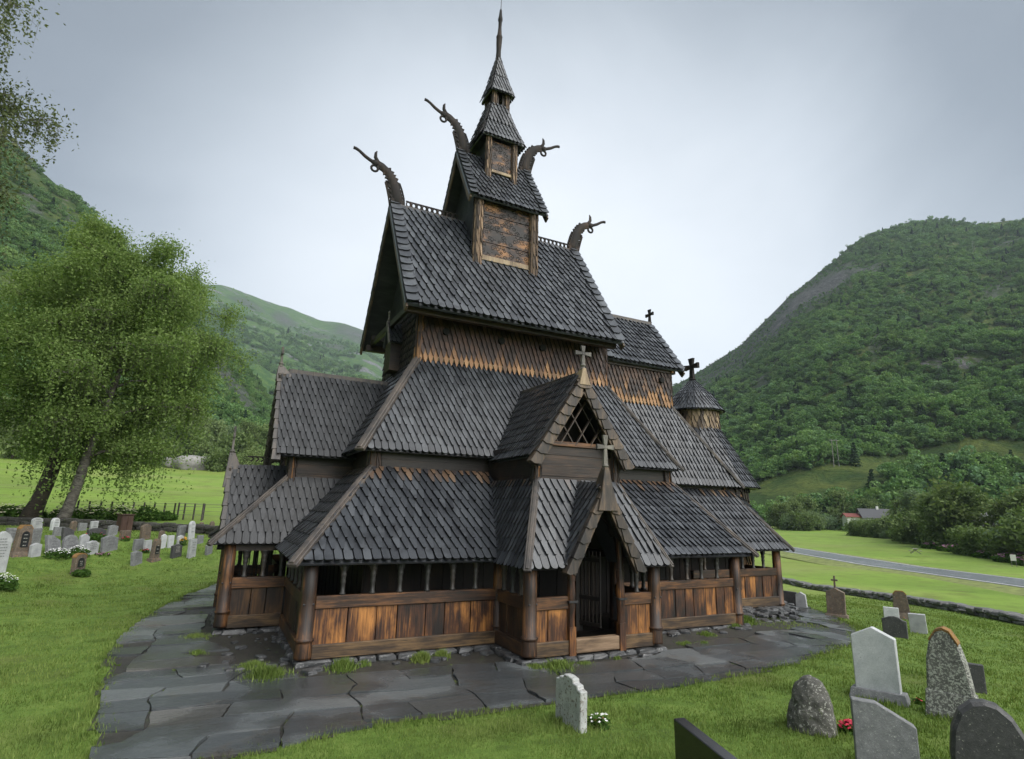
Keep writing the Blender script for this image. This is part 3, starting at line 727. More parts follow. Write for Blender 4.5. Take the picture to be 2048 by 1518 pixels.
    for s in (-1, 1):
        a, b = s * (pw + .06), s * (hw - .1); a, b = min(a, b), max(a, b)
        panel(P(a, of - .02, 0), P(b, of - .02, 0), z0, z1, z2, z3, along, 'plankz', int(rs.choice([2, 2])))
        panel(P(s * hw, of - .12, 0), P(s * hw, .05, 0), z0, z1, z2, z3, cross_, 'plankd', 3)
        mb = MB(); mb.beam(P(s * hw, of, 1.93), P(s * hw, -1.9, 1.93), .16, .18); mb.beam(P(s * hw, of, 1.93), P(s * pw, of, 1.93), .14, .16); cp(mb, 'eaves_beam', 'bandx')
        for k in (.4, .85, 1.3) if s else ():
            c = P(s * hw, of - k, 0); colonnette(c.x, c.y, 1.17, 1.85)
        c = P(s * (pw + hw) / 2, of - .02, 0); colonnette(c.x, c.y, 1.17, 1.85) if s > 0 else None
    mk('threshold', 'thresh', lambda m: m.beam(P(-pw + .09, of, .10), P(pw - .09, of, .10), .2, .30), bevel=.02, label='pale worn threshold beam')
    # open gate leaf with bars
    mb = MB(); g0 = P(pw * .55, of - .35, 0); g1 = P(pw * .25, of - 1.0, 0)
    for k in range(7):
        c = g0.lerp(g1, k / 6); mb.beam(c + Vector((0, 0, .35)), c + Vector((0, 0, 2.1)), .03, .03, (1, 0, 0))
    for z in (.4, 1.0, 1.9): mb.beam(g0 + Vector((0, 0, z)), g1 + Vector((0, 0, z)), .04, .09)
    mb.beam(g1 + Vector((0, 0, .2)), g1 + Vector((0, 0, 2.4)), .12, .2, (1, 0, 0)); cp(mb, 'gate', M['gate'])
    mb = MB(); mb.plate([P(-hw, of, .02), P(hw, of, .02), P(hw, -2, .02), P(-hw, -2, .02)], (0, 0, -.08)); cp(mb, 'porch_floor', 'dark')
def slab(a, b, nrm, out, w, th):
    P = []
    for c in (a, b):
        for i, j in ((-1, 0), (0, 0), (0, 1), (-1, 1)): P.append(c + nrm * (i * w) - out * (j * th))
    return P, [(0, 1, 2, 3), (7, 6, 5, 4), (0, 4, 5, 1), (1, 5, 6, 2), (2, 6, 7, 3), (3, 7, 4, 0)]
def post(x, y, z0, z1, r, lean=0):
    mb = MB(); mb.lathe((x, y, z0), [(r * 1.04, 0), (r * 1.08, .05), (r * 1.02, .30), (r * 1.0, .33), (r * 1.16, .345), (r * 1.16, .385), (r * .98, .40), (r * .93, 1.2), (r * .9, z1 - z0)], 18)
    o = cp(mb, 'gallery_post', 'postz', smooth=False); o.data.polygons.foreach_set('use_smooth', [len(p.vertices) == 4 for p in o.data.polygons])
    for a in (0, 1.3): mk('peg', 'iron', lambda m: m.lathe((x + r * .93 * math.sin(a - .6), y - r * .97 * math.cos(a - .6) - .0, z0 + 1.05), [(.02, 0), (.028, .02), (.02, .04)], 6), parent=o)
    return o
def portal_post(x, y, ax):
    mb = MB(); mb.box((x, y, .22), (.17, .17, .60)); mb.lathe((x, y, .5), [(.085, 0), (.08, .2), (.10, .45), (.105, .7), (.085, 1.0)], 10); mb.lathe((x, y, 1.5), [(.10, 0), (.10, .2), (.085, .22), (.085, .95)], 10)
    cp(mb, 'portal_post', 'plankz')
    mk('iron_strap', 'iron', lambda m: m.box((x, y - .0, 1.06), (.24 if ax == 'x' else .24, .24, .045)))
def panel(p, q, z0, z1, z2, z3, mat, plank, n=0, w=.32, part='wall'):
    """sill beam, standing planks and rail between two posts; p,q on the wall line"""
    p, q = Vector(p), Vector(q); L = (q - p).length; d = (q - p).normalized(); nrm = Vector((d.y, -d.x, 0))
    z = lambda a, h: a + Vector((0, 0, h))
    mk('sill_beam', 'sillx' if mat == 'railx' else mat, lambda m: m.beam(z(p, (z0 + z1) / 2), z(q, (z0 + z1) / 2), .20, z1 - z0), bevel=.015)
    mk('rail', mat, lambda m: m.beam(z(p, (z2 + z3) / 2), z(q, (z2 + z3) / 2), .15, z3 - z2), bevel=.015)
    n = n or max(2, int(L / w)); mb = MB(); e = [0] + sorted(min(.97, max(.03, (i + rs.uniform(-.22, .22)) / n)) for i in range(1, n)) + [1]
    for i in range(n):
        a, b = p.lerp(q, e[i]) + d * .010, p.lerp(q, e[i + 1]) - d * .010; t = rs.uniform(-.014, .014)
        mb.beam(z(a, (z1 + z2) / 2) + nrm * t, z(b, (z1 + z2) / 2) + nrm * t, .05, z2 - z1 + .02)
    cp(mb, 'plank_wall', plank, bevel=.004)
def colonnette(x, y, z0, z1):
    h = z1 - z0
    mb = MB(); mb.lathe((x, y, z0), [(.072, 0), (.072, .05 * h), (.050, .08 * h), (.048, .30 * h), (.064, .40 * h), (.050, .46 * h), (.066, .56 * h), (.070, .60 * h), (.056, .63 * h), (.082, .74 * h), (.090, .78 * h), (.078, .81 * h), (.115, .95 * h), (.13, h)], 10)
    cp(mb, 'colonnette', 'colon', smooth=True)
M['colon'] = mat_wood('grey_turned_colonnettes', (.012, .012, .011), (.028, .027, .025), (.08, .05, .03), 'z', .45, .55)
M['gate'] = mat_wood('dark_gate_wood', (.004, .003, .003), (.010, .007, .005), (.03, .02, .012), 'z', .4, .6)
M['cross'] = mat_wood('grey_cross_wood', (.035, .033, .030), (.095, .088, .078), (.20, .185, .155), 'z', .5, .65)
M['valley'] = mat_stone('speckled_valley_flashing', (.05, .035, .03), (.12, .085, .07), (.45, .42, .42), (.2, .09, .04), 20, .50, .62, .35)
# south porch, then west porch
porch(lambda u, o, z: (8.25 + u, 13.30 - o, z), 1.76, 1.61, 1.90, 1.97, 1.80, .85, 1.20, 3.80, 1.08, 1.44, 4.36, 6.52, -3.2, 6.72, 2.0, 1.00, 1.86, 3.72, ax='x', skew=.09)
porch(lambda u, o, z: (2.03 - o, Y0 - u, z), 1.62, 1.48, 1.90, 1.88, 2.02, .16, 1.10, 3.80, .62, 1.46, 4.40, 7.06, -3.0, 7.02, 1.66, .98, 2.0, 4.12, ax='y', wallz=4.75)
mk('ridge_crest', 'dragon', lambda m: [m.beam((.75, Y0, 4.42), (1.85, Y0, 4.42), .04, .04)] + [m.tube([(.85 + i * .14, Y0, 4.28), (.92 + i * .14, Y0, 4.36), (.86 + i * .14, Y0, 4.42)], .025, 5) for i in range(7)])
# nave gallery walls (south, west) and chancel gallery
z0, z1, z2, z3 = -.06, .22, .92, 1.18
xs_post = [GX0, 6.49]
for x in (GX0, 14.60): post(x, GY0, -.04 if x < 5 else -.2, 2.05, .17)
post(6.49, GY0, -.04, 2.05, .14); post(10.01, GY0, -.1, 2.05, .14); post(CX, CY, -.42, 2.0, .16)
panel((GX0 + .15, GY0, 0), (6.4, GY0, 0), z0, z1, z2, z3, 'railx', 'plankz', 7)
panel((10.1, GY0, 0), (14.45, GY0, 0), z0 - .06, z1 - .04, z2 + .02, z3, 'railx', 'plankz', 11)
panel((14.7, CY, 0), (CX - .1, CY, 0), z0 - .05, z1, z2 + .02, z3 + .02, 'railx', 'plankz', 12)
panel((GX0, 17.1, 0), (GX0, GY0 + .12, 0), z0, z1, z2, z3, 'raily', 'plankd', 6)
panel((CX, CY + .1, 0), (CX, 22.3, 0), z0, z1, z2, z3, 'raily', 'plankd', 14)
for x in (2.73, 3.38, 4.0, 4.65, 5.28, 5.87): colonnette(x, GY0, 1.18, 1.9)
for x in (10.75, 11.4, 12.04, 12.64, 13.21, 13.84): colonnette(x, GY0, 1.18, 1.9)
for x in (15.3, 15.9, 16.5, 17.12, 17.68, 18.2): colonnette(x, CY, 1.2, 1.9)
for y in (14.0, 14.7, 15.4, 16.1, 16.7): colonnette(GX0, y, 1.18, 1.9)
mb = MB()
for a, b in (((GX0, GY0), (6.5, GY0)), ((10, GY0), (14.6, GY0)), ((14.6, CY), (CX, CY)), ((GX0, GY0), (GX0, 17.2)), ((CX, CY), (CX, 22.3)), ((14.6, GY0), (14.6, CY))):
    mb.beam((*a, 1.98), (*b, 1.98), .16, .16)
cp(mb, 'eaves_beam', 'bandx')
# arcade arches: small brackets springing from each colonnette to the eaves beam
mb = MB()
def arc(x, y, r=.27):
    us = np.linspace(-r, r, 9); mb.band([(x + u, y - .03, 1.90 - .02 - .16 * (abs(u) / r) ** 2.2) for u in us], [(x + u, y - .03, 1.94) for u in us], (0, .05, 0))
for x in (2.40, 3.055, 3.69, 4.325, 4.965, 5.575, 6.15): arc(x, GY0)
for x in (11.08, 11.72, 12.34, 12.92, 13.52, 14.1): arc(x, GY0)
cp(mb, 'arcade_arch', 'colon')
# nave ground-storey wall inside the gallery, floor, ceiling joists
def stavewall(x0, y0, x1, y1, n, zt=3.9):
    mb = MB(); p, q = Vector((x0, y0, 0)), Vector((x1, y1, 0))
    for i in range(n):
        a, b = p.lerp(q, i / n), p.lerp(q, (i + .97) / n); mb.beam(a + Vector((0, 0, zt / 2)), b + Vector((0, 0, zt / 2)), .06 + .04 * (i % 2), zt)
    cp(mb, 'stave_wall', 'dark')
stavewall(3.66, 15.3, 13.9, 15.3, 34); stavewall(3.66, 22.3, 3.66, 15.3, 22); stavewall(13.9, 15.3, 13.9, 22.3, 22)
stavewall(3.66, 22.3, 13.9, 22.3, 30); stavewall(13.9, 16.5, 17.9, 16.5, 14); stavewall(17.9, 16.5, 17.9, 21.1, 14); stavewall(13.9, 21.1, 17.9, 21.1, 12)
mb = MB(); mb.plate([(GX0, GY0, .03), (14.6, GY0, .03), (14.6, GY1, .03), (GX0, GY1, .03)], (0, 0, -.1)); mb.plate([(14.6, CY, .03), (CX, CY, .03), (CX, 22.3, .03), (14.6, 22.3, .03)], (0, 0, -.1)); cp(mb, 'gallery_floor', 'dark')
# north side walls of the gallery (plain)
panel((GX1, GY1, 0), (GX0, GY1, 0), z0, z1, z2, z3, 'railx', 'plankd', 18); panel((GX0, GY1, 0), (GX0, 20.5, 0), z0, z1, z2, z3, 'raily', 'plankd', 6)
for x, y in ((GX0, GY1), (GX1, GY1), (CX, 22.3)): post(x, y, -.1, 2.0, .15)
# ---- apse: round turret and conical roofs
def cone(mb, cx, cy, r0, z0, r1, z1, w, e, n=20, kind='point', eave=True, a0=0, a1=360, **k):
    for i in range(n):
        t0, t1 = R(a0 + (a1 - a0) * i / n), R(a0 + (a1 - a0) * (i + 1) / n); p = lambda t, r, z: (cx + r * math.cos(t), cy + r * math.sin(t), z)
        shingled(mb, [p(t0, r1, z1), p(t1, r1, z1), p(t1, r0, z0), p(t0, r0, z0)], w, e, kind, eave=eave, rnd=rs, **k)
AX = 18.68
g = MB(); cone(g, AX, Y0, 1.24, 7.47, .72, 8.28, .15, .22, 22, deck=.03); cone(g, AX, Y0, .76, 8.22, .10, 8.92, .11, .2, 14, deck=.02, eave=False); cp(g, 'apse_turret_roof', 'roof_main')
g = MB(); cone(g, AX, Y0, 1.02, 6.45, 1.0, 7.5, .2, .25, 18, 'long', False, thick=.03, tilt=.07, deck=.03); cp(g, 'apse_drum', 'drum')
g = MB(); cone(g, AX, Y0, 2.45, 4.15, 1.02, 6.62, .18, .30, 20, deck=.04); cp(g, 'apse_roof', 'roof')
g = MB(); cone(g, AX - .2, Y0, 2.1, 0, 2.1, 4.3, .3, .4, 14, 'long', False, deck=.03); cp(g, 'apse_wall', 'wall_dark')
g = MB(); cone(g, AX - .9, Y0, 3.9, 1.84, 2.1, 4.0, .2, .33, 18, deck=.04, a0=-70, a1=70); cp(g, 'apse_gallery_roof', 'roof')
cross(AX, Y0, 8.98, 1.02, .84, .17, mat='dragon', axis='y')
# small gabled louvre on the west wall of the nave
mb = MB()
shingled(mb, [(4.62, Y0 - .02, 9.22), (5.2, Y0 - .02, 9.22), (5.2, Y0 - .42, 8.48), (4.62, Y0 - .42, 8.48)], .15, .2, rnd=rs, deck=.03)
mb.plate([(5.2, Y0, 9.22), (4.62, Y0, 9.22), (4.62, Y0 + .42, 8.48), (5.2, Y0 + .42, 8.48)], (0, -.02, -.04)); louv = cp(mb, 'louvre_roof', 'roof')
mk('louvre_box', 'bandx', lambda m: m.box((4.95, Y0, 8.05), (.5, .66, 1.0)))
mk('finial', 'cross', lambda m: m.lathe((4.66, Y0, 9.15), [(.05, 0), (.05, .15), (.03, .18), (.055, .24), (.03, .3), (.03, .42), (.05, .48), (.02, .56)], 8), parent=louv)
mk('verge_board', 'cross', lambda m: m.beam((4.61, Y0, 9.3), (4.61, Y0 - .46, 8.42), .05, .12, (0, -1, .6)), parent=louv)
# ---- foundation stones under the sills
mb = MB()
def stone(mb, x, y, z, sx, sy, sz, rz, rnd=rs):
    import itertools
    n = 8; vs = []; ring = []
    for k, (zz, f) in enumerate(((-.5, .86), (-.1, 1.0), (.32, .96), (.5, .78))):
        for i in range(n):
            a = 2 * math.pi * i / n; c, s_ = math.cos(a), math.sin(a); m = max(abs(c), abs(s_)) ** .75
            j = rnd.uniform(.9, 1.08); px, py = c / m * sx / 2 * f * j, s_ / m * sy / 2 * f * j
            vs.append((x + px * math.cos(rz) - py * math.sin(rz), y + px * math.sin(rz) + py * math.cos(rz), z + zz * sz + rnd.uniform(-.04, .04) * sz))
    fs = [(k * n + i, k * n + (i + 1) % n, (k + 1) * n + (i + 1) % n, (k + 1) * n + i) for k in range(3) for i in range(n)] + [tuple(range(n))[::-1], tuple(3 * n + i for i in range(n))]
    mb.add(vs, fs)
def footing(x0, y0, x1, y1, zt, zb):
    L = math.hypot(x1 - x0, y1 - y0); rz = math.atan2(y1 - y0, x1 - x0); t = 0
    while t < L:
        w = rs.uniform(.25, .6); k = (t + w / 2) / L; x, y = x0 + (x1 - x0) * k, y0 + (y1 - y0) * k
        h = zt - zb; cuts = 2 if h > .25 else 1
        for c in range(cuts):
            stone(mb, x + rs.uniform(-.03, .03), y + rs.uniform(-.03, .03), zb + h * (c + .5) / cuts - .02, w * 1.02, rs.uniform(.34, .55), h / cuts * 1.15, rz + rs.uniform(-.05, .05))
        t += w
for seg in ((2.0, 13.3, 6.5, 13.3, -.06, -.34), (6.45, 11.7, 10.0, 11.7, -.07, -.34), (10.0, 13.3, 14.7, 13.3, -.12, -.42), (14.7, 15.23, 19.0, 15.23, -.12, -.62), (6.45, 13.3, 6.45, 11.7, -.06, -.34), (10, 11.7, 10, 13.3, -.06, -.34), (2.03, 17.1, 2.03, 13.3, -.06, -.34), (.55, 17.2, 2.0, 17.2, -.08, -.34), (.55, 20.4, .55, 17.2, -.08, -.34), (14.6, 13.3, 14.6, 15.2, -.1, -.5), (18.95, 15.2, 18.95, 22.3, -.15, -.65)):
    footing(*seg)
cp(mb, 'foundation', 'found')
# ------------------------------------------------------------------ ground, path, road
def mat_ground():
    m, nt, b = newmat('lawn_and_meadow'); t = NT(nt); v = t.coord()
    n1 = t.noise(v, .35, 4, .6); n2 = t.noise(v, 2.3, 5, .65); n3 = t.noise(v, 30, 4, .7); n0 = t.noise(v, .03, 3)
    c = t.ramp(n2, [(.28, (.060, .100, .018)), (.5, (.118, .195, .034)), (.75, (.18, .25, .056))])
    far = t.ramp(t.noise(t.coord((.05, .05, .05)), 1, 5, .6), [(.3, (.14, .23, .036)), (.55, (.20, .305, .050)), (.75, (.265, .325, .085))])
    ln = t.n('ShaderNodeVectorMath'); ln.operation = 'LENGTH'; g = t.n('ShaderNodeNewGeometry'); t.l(g.outputs['Position'], ln.inputs[0])
    far = t.mix(t.math('MULTIPLY', t.step(t.noise(t.coord((.5, .9, 1)), 1, 5, .7), .42, .72), .38), far, (.075, .125, .022))
    far = t.mix(t.math('MULTIPLY', t.step(t.noise(t.coord((.012, .09, .05), rot=(0, 0, .55)), 1, 4, .6), .5, .68), .5), far, (.24, .27, .10))
    c = t.mix(t.step(ln.outputs['Value'], 34, 50), c, far)
    c = t.mix(t.math('MULTIPLY', t.step(n1, .52, .70), .7), c, (.13, .145, .04)); c = t.mix(t.math('MULTIPLY', t.step(n0, .48, .66), .45), c, (.20, .23, .06))
    c = t.mix(t.math('MULTIPLY', t.step(n3, .45, .8), .5), c, (.02, .035, .008))
    t.l(c, b.inputs['Base Color']); b.inputs['Roughness'].default_value = .8; b.inputs['Specular IOR Level'].default_value = .2
    t.bump(t.math('ADD', n3, n2), .7, .05, b); return m
M['ground'] = mat_ground()
V = []; F = []; rr = [0.0]; r = .6
while r < 2300: rr.append(r); r *= 1.034 if r < 120 else 1.08
NA = 300
for i, r in enumerate(rr):
    for k in range(NA):
        a = 2 * math.pi * k / NA; x, y = r * math.sin(a), r * math.cos(a); bump = .02 * mnoise.noise((x * .7, y * .7, 0)) if r < 60 else .5 * mnoise.noise((x * .03, y * .03, 0))
        az = math.degrees(a)
        V.append((x, y, gh(x, y) + (bump if not (-2 < x < 23 and 8.5 < y < 28) else 0)))
for i in range(len(rr) - 1):
    for k in range(NA): F.append((i * NA + k, (i + 1) * NA + k, (i + 1) * NA + (k + 1) % NA, i * NA + (k + 1) % NA))
struct(npmesh('ground', V, F, M['ground'], smooth=True))
def inpoly(x, y, P):
    c = False; n = len(P); j = n - 1
    for i in range(n):
        if (P[i][1] > y) != (P[j][1] > y) and x < (P[j][0] - P[i][0]) * (y - P[i][1]) / (P[j][1] - P[i][1]) + P[i][0]: c = not c
        j = i
    return c
OUT = [(0.9, 28.5), (-.35, 24.65), (-.96, 22), (-1.48, 19.2), (-1.62, 17.3), (-1.6, 15.5), (-1.36, 13.1), (-1.14, 11.2), (-1.0, 9.6), (-.9, 6.5), (.4, 6.8), (.54, 8.96), (.78, 9.2), (1.22, 9.2), (2.23, 9.5), (3.6, 9.4), (5.64, 9.25), (7.7, 9.2), (10.45, 9.3), (13.3, 9.75), (16.1, 10.6), (19.7, 12.95), (21.2, 15.3), (22.1, 17.1), (22.6, 20), (22, 24)]
INN = [(20.5, 24), (20.4, 19), (19.9, 16.6), (18.2, 13.7), (15.6, 12.4), (12.4, 12.05), (10.3, 11.6), (9.6, 11.15), (6.6, 11.1), (6.0, 12.2), (2.3, 12.6), (1.4, 12.9), (.95, 13.5), (.75, 15.2), (.15, 16.6), (.3, 20.6), (1.8, 22), (2.2, 28.5)]
PATH = OUT + INN
BED = OUT + [(17, 24), (17, 20), (3, 20), (3, 28.5)]
def mat_slate():
    m, nt, b = newmat('wet_slate_flags'); t = NT(nt); rnd = t.island()
    v = t.coord((1, 2.6, 1), rot=(0, 0, .35)); n1 = t.noise(v, 1.6, 5, .6, 1.2); n2 = t.noise(v, 9, 5, .7, 1.5); n3 = t.noise(t.coord(), 45, 3, .7); nb = t.noise(t.coord(), .45, 3)
    c = t.ramp(rnd, [(0, (.058, .066, .071)), (.45, (.096, .108, .114)), (.85, (.145, .156, .160)), (1, (.130, .120, .108))])
    c = t.mix(t.math('MULTIPLY', t.step(n2, .40, .75), .7), c, (.040, .044, .047)); c = t.mix(t.math('MULTIPLY', t.step(n1, .5, .75), .5), c, (.13, .135, .135))
    c = t.mix(t.math('MULTIPLY', t.step(n3, .62, .75), .5), c, (.18, .18, .17)); c = t.mix(t.math('MULTIPLY', t.step(t.noise(t.coord((.8, .8, .8)), 1.1, 4, .7), .52, .66), .5), c, (.085, .068, .050))
    wet = t.step(nb, .42, .54)
    c = t.mix(t.math('MULTIPLY', wet, .62), c, (.022, .024, .026))
    t.l(c, b.inputs['Base Color'])
    b.inputs['Specular IOR Level'].default_value = .7
    t.l(t.math('SUBTRACT', t.math('ADD', t.math('MULTIPLY', n2, .22), .25), t.math('MULTIPLY', wet, .24)), b.inputs['Roughness'])
    t.bump(t.math('ADD', t.math('MULTIPLY', n1, 1.2), t.math('ADD', t.math('MULTIPLY', n2, .5), t.math('MULTIPLY', n3, .12))), .55, .035, b); return m
M['slate'] = mat_slate()
M['soil'] = mat_stone('damp_soil_and_grit', (.020, .019, .016), (.045, .042, .035), (.10, .10, .09), (.04, .07, .015), 4, .60, .60, .6, .8)
def sheet(name, poly, mat, dz, st=.4):
    xs = [p[0] for p in poly]; ys = [p[1] for p in poly]; V = []; F = []; idx = {}
    def vid(i, j):
        if (i, j) not in idx:
            x, y = min(xs) + i * st, min(ys) + j * st; idx[(i, j)] = len(V); V.append((x, y, gh(x, y) + dz))
        return idx[(i, j)]
    for i in range(int((max(xs) - min(xs)) / st) + 1):
        for j in range(int((max(ys) - min(ys)) / st) + 1):
            if inpoly(min(xs) + (i + .5) * st, min(ys) + (j + .5) * st, poly): F.append((vid(i, j), vid(i + 1, j), vid(i + 1, j + 1), vid(i, j + 1)))
    return struct(npmesh(name, V, F, mat, smooth=True))
sheet('path_bed', BED, M['soil'], .012, .2)
rp = random.Random(11); mb = MB(); lat = {}
CW, CH, TH = 1.02, .66, R(-6)
def corner(i, j):
    if (i, j) not in lat:
        a, b = (i + .37 * ((j * 7) % 3) * 0) * CW + rp.uniform(-.20, .20), j * CH + rp.uniform(-.10, .10)
        lat[(i, j)] = (a * math.cos(TH) - b * math.sin(TH), 6 + a * math.sin(TH) + b * math.cos(TH))
    return lat[(i, j)]
done = set()
def into(px, py, cx, cy):
    if inpoly(px, py, PATH): return px, py
    best = None; n = len(PATH)
    for i in range(n):
        a, b = PATH[i], PATH[(i + 1) % n]; dx, dy = b[0] - a[0], b[1] - a[1]; k = min(1, max(0, ((px - a[0]) * dx + (py - a[1]) * dy) / (dx * dx + dy * dy + 1e-9)))
        q = (a[0] + dx * k, a[1] + dy * k); d = math.dist(q, (px, py))
        if best is None or d < best[0]: best = (d, q)
    q = best[1]; return q[0] + (cx - q[0]) * .04 + rp.uniform(-.03, .03), q[1] + (cy - q[1]) * .04 + rp.uniform(-.03, .03)
for j in range(-3, 40):
    for i in range(-7, 30):
        if (i, j) in done: continue
        wd = 2 if rp.random() < .36 else 1
        q = [corner(i, j), corner(i + wd, j), corner(i + wd, j + 1), corner(i, j + 1)]
        if wd == 2: q = [corner(i, j), corner(i + 1, j), corner(i + 2, j), corner(i + 2, j + 1), corner(i + 1, j + 1), corner(i, j + 1)]; done.add((i + 1, j))
        cx, cy = sum(p[0] for p in q) / len(q), sum(p[1] for p in q) / len(q)
        if not inpoly(cx, cy, PATH): continue
        sc = 1 - .013 / .5 * rp.uniform(.5, 1.5)
        z = rp.uniform(.035, .065); tx, ty = rp.uniform(-.018, .018), rp.uniform(-.018, .018)
        ring = []
        n = len(q)                                                   # broken, slightly wavering edges
        for k in range(n):
            a, b = q[k], q[(k + 1) % n]
            for s in (0, .33, .66):
                px, py = a[0] + (b[0] - a[0]) * s + (rp.uniform(-.03, .03) if s else 0), a[1] + (b[1] - a[1]) * s + (rp.uniform(-.03, .03) if s else 0)
                px, py = cx + (px - cx) * sc, cy + (py - cy) * sc
                px, py = into(px, py, cx, cy)
                ring.append((px, py, gh(px, py) + z + tx * (px - cx) + ty * (py - cy)))
        mb.plate(ring[::-1], (0, 0, -.09))
o = mb.build('path', M['slate'], bevel=.008); struct(o)
# road across the valley floor with pale edge lines
def mat_road():
    m, nt, b = newmat('damp_asphalt'); t = NT(nt); n = t.noise(t.coord((.2, .2, .2)), 1, 5, .6); n2 = t.noise(t.coord(), 18, 3)
    t.l(t.ramp(t.math('ADD', t.math('MULTIPLY', n, .8), t.math('MULTIPLY', n2, .2)), [(.3, (.17, .185, .21)), (.7, (.27, .29, .32))]), b.inputs['Base Color']); b.inputs['Roughness'].default_value = .25; return m
M['road'] = mat_road(); M['line'] = mat_plain('worn_road_paint', (.6, .6, .57), .6)
ctr = [(40, -30), (55, 5), (67.5, 27), (78, 45), (90.7, 69), (120, 125), (150, 185), (170, 260)]
def ribbon(off0, off1, dz, mat, name):
    V = []; F = []; P = []
    for (a, b) in zip(ctr, ctr[1:]):
        n = max(2, int(math.dist(a, b) / 3)); P += [(a[0] + (b[0] - a[0]) * k / n, a[1] + (b[1] - a[1]) * k / n) for k in range(n)]
    for _ in range(12): P = [P[0]] + [((P[k - 1][0] + 2 * P[k][0] + P[k + 1][0]) / 4, (P[k - 1][1] + 2 * P[k][1] + P[k + 1][1]) / 4) for k in range(1, len(P) - 1)] + [P[-1]]
    for k, p in enumerate(P):
        a, b = P[max(0, k - 1)], P[min(len(P) - 1, k + 1)]; L = math.dist(a, b); nx, ny = (b[1] - a[1]) / L, -(b[0] - a[0]) / L
        zc = max(gh(p[0] + nx * q, p[1] + ny * q) for q in (-4, 0, 4)) + .16
        for q in (off0, off1): V.append((p[0] + nx * q, p[1] + ny * q, zc + dz if abs(q) < 4.5 else gh(p[0] + nx * q, p[1] + ny * q) - .12))
        if dz == 0:
            pass
        if k: F.append((2 * k - 2, 2 * k - 1, 2 * k + 1, 2 * k))
    return struct(npmesh(name, V, F, mat))
ribbon(-3.9, 3.9, 0, M['road'], 'road'); ribbon(-3.45, -3.2, .012, M['line'], 'road_line'); ribbon(3.2, 3.45, .012, M['line'], 'road_line')
M['verge'] = mat_plain('dry_verge_grass', (.16, .19, .05), .9, .4, 1.5)
ribbon(-7.5, -3.9, -.02, M['verge'], 'road_verge'); ribbon(3.9, 7.5, -.02, M['verge'], 'road_verge')

# ------------------------------------------------------------------ mountains
def mat_hill(name, green, olive, rock, rthr, hz=0):
    m, nt, b = newmat(name); t = NT(nt)
    n1 = t.noise(t.coord((.012, .012, .02)), 1, 6, .62, .4); n2 = t.noise(t.coord((.06, .06, .10)), 1, 6, .7, .6); n3 = t.noise(t.coord((.5, .5, .5)), 1, 4, .7)
    c = t.mix(t.step(n2, .38, .66), green, olive); c = t.mix(t.math('MULTIPLY', t.step(n3, .4, .75), .6), c, tuple(x * .4 for x in green))
    f = t.math('ADD', n1, t.math('MULTIPLY', t.math('SUBTRACT', n2, .5), .5))
    rk = t.mix(t.step(n3, .35, .65), tuple(x * .4 for x in rock), rock)
    c = t.mix(t.step(f, rthr, rthr + .06), c, rk)
    ba = t.n('ShaderNodeAttribute'); ba.attribute_name = 'bare'; bf = t.step(t.math('ADD', ba.outputs['Fac'], t.math('MULTIPLY', t.math('SUBTRACT', n2, .5), 1.6)), .35, .75)
    crag = t.ramp(t.noise(t.coord((.11, .11, .035)), 1, 6, .75, 1.2), [(.36, (.022, .032, .018)), (.47, (.040, .058, .032)), (.57, (.078, .086, .078)), (.78, (.18, .18, .18))])
    c = t.mix(t.math('MULTIPLY', bf, .85), c, crag)
    cliff = t.ramp(t.noise(t.coord((.09, .09, .022)), 1, 8, .82, 2.0), [(.36, (.018, .022, .018)), (.48, (.055, .060, .055)), (.56, (.11, .11, .108)), (.68, (.22, .215, .205))])
    c = t.mix(t.step(t.math('ADD', ba.outputs['Fac'], t.math('ADD', t.math('MULTIPLY', t.math('SUBTRACT', n2, .5), 2.6), t.math('MULTIPLY', t.math('SUBTRACT', n3, .5), 1.6))), 1.1, 1.5), c, cliff)
    t.l(c, b.inputs['Base Color']); b.inputs['Roughness'].default_value = .9; b.inputs['Specular IOR Level'].default_value = .1
    t.bump(t.math('ADD', n2, t.math('MULTIPLY', n3, .3)), .8, 4.0, b); return m
M['hill_r'] = mat_hill('wooded_hillside', (.035, .065, .018), (.095, .12, .030), (.14, .14, .14), .66)
M['hill_l'] = mat_hill('steep_hillside', (.032, .062, .018), (.075, .10, .028), (.15, .145, .14), .56)
M['hill_m'] = mat_hill('far_mountain', (.035, .085, .030), (.10, .16, .040), (.19, .19, .20), .57)
HILLS = {
 'right': dict(tab=[(26, 2.5), (34, 5.5), (38, 8.5), (42.7, 11.9), (45.6, 13.5), (49.4, 15.6), (51.7, 17.7), (54.1, 19.7), (56.7, 21.3), (59.4, 22.9), (61.8, 23.66), (64.4, 23.7), (66.4, 23.4), (68.3, 22.6), (71.3, 22.1), (90, 21), (115, 14)], r0=238, r1=1150, az=(26, 112), p=1.12, amp=.055),
 'left': dict(tab=[(-75, 24), (-45, 30), (-30, 29), (-19, 26.2), (-17.6, 25.4), (-16.2, 24.5), (-14.7, 23.7), (-12.8, 22.8), (-11.7, 22.1), (-8.4, 19.6), (-5.5, 17.9), (-3.1, 15.7), (-.4, 13.7), (2.5, 11.0), (4.6, 8.0), (8, 5.2), (12, 3.5)], r0=200, r1=640, az=(-75, 12), p=1.12, amp=.06),
 'far': dict(tab=[(-25, 17.5), (-12, 18.5), (-6.4, 19.0), (-4.3, 18.8), (-1.9, 19.06), (.7, 18.64), (3.9, 18.0), (7.2, 17.3), (9.7, 17.1), (11.7, 16.6), (13.2, 15.5), (17, 12.5), (24, 8), (32, 5.5), (46, 4)], r0=560, r1=2600, az=(-25, 46), p=1.2, amp=.085),
}
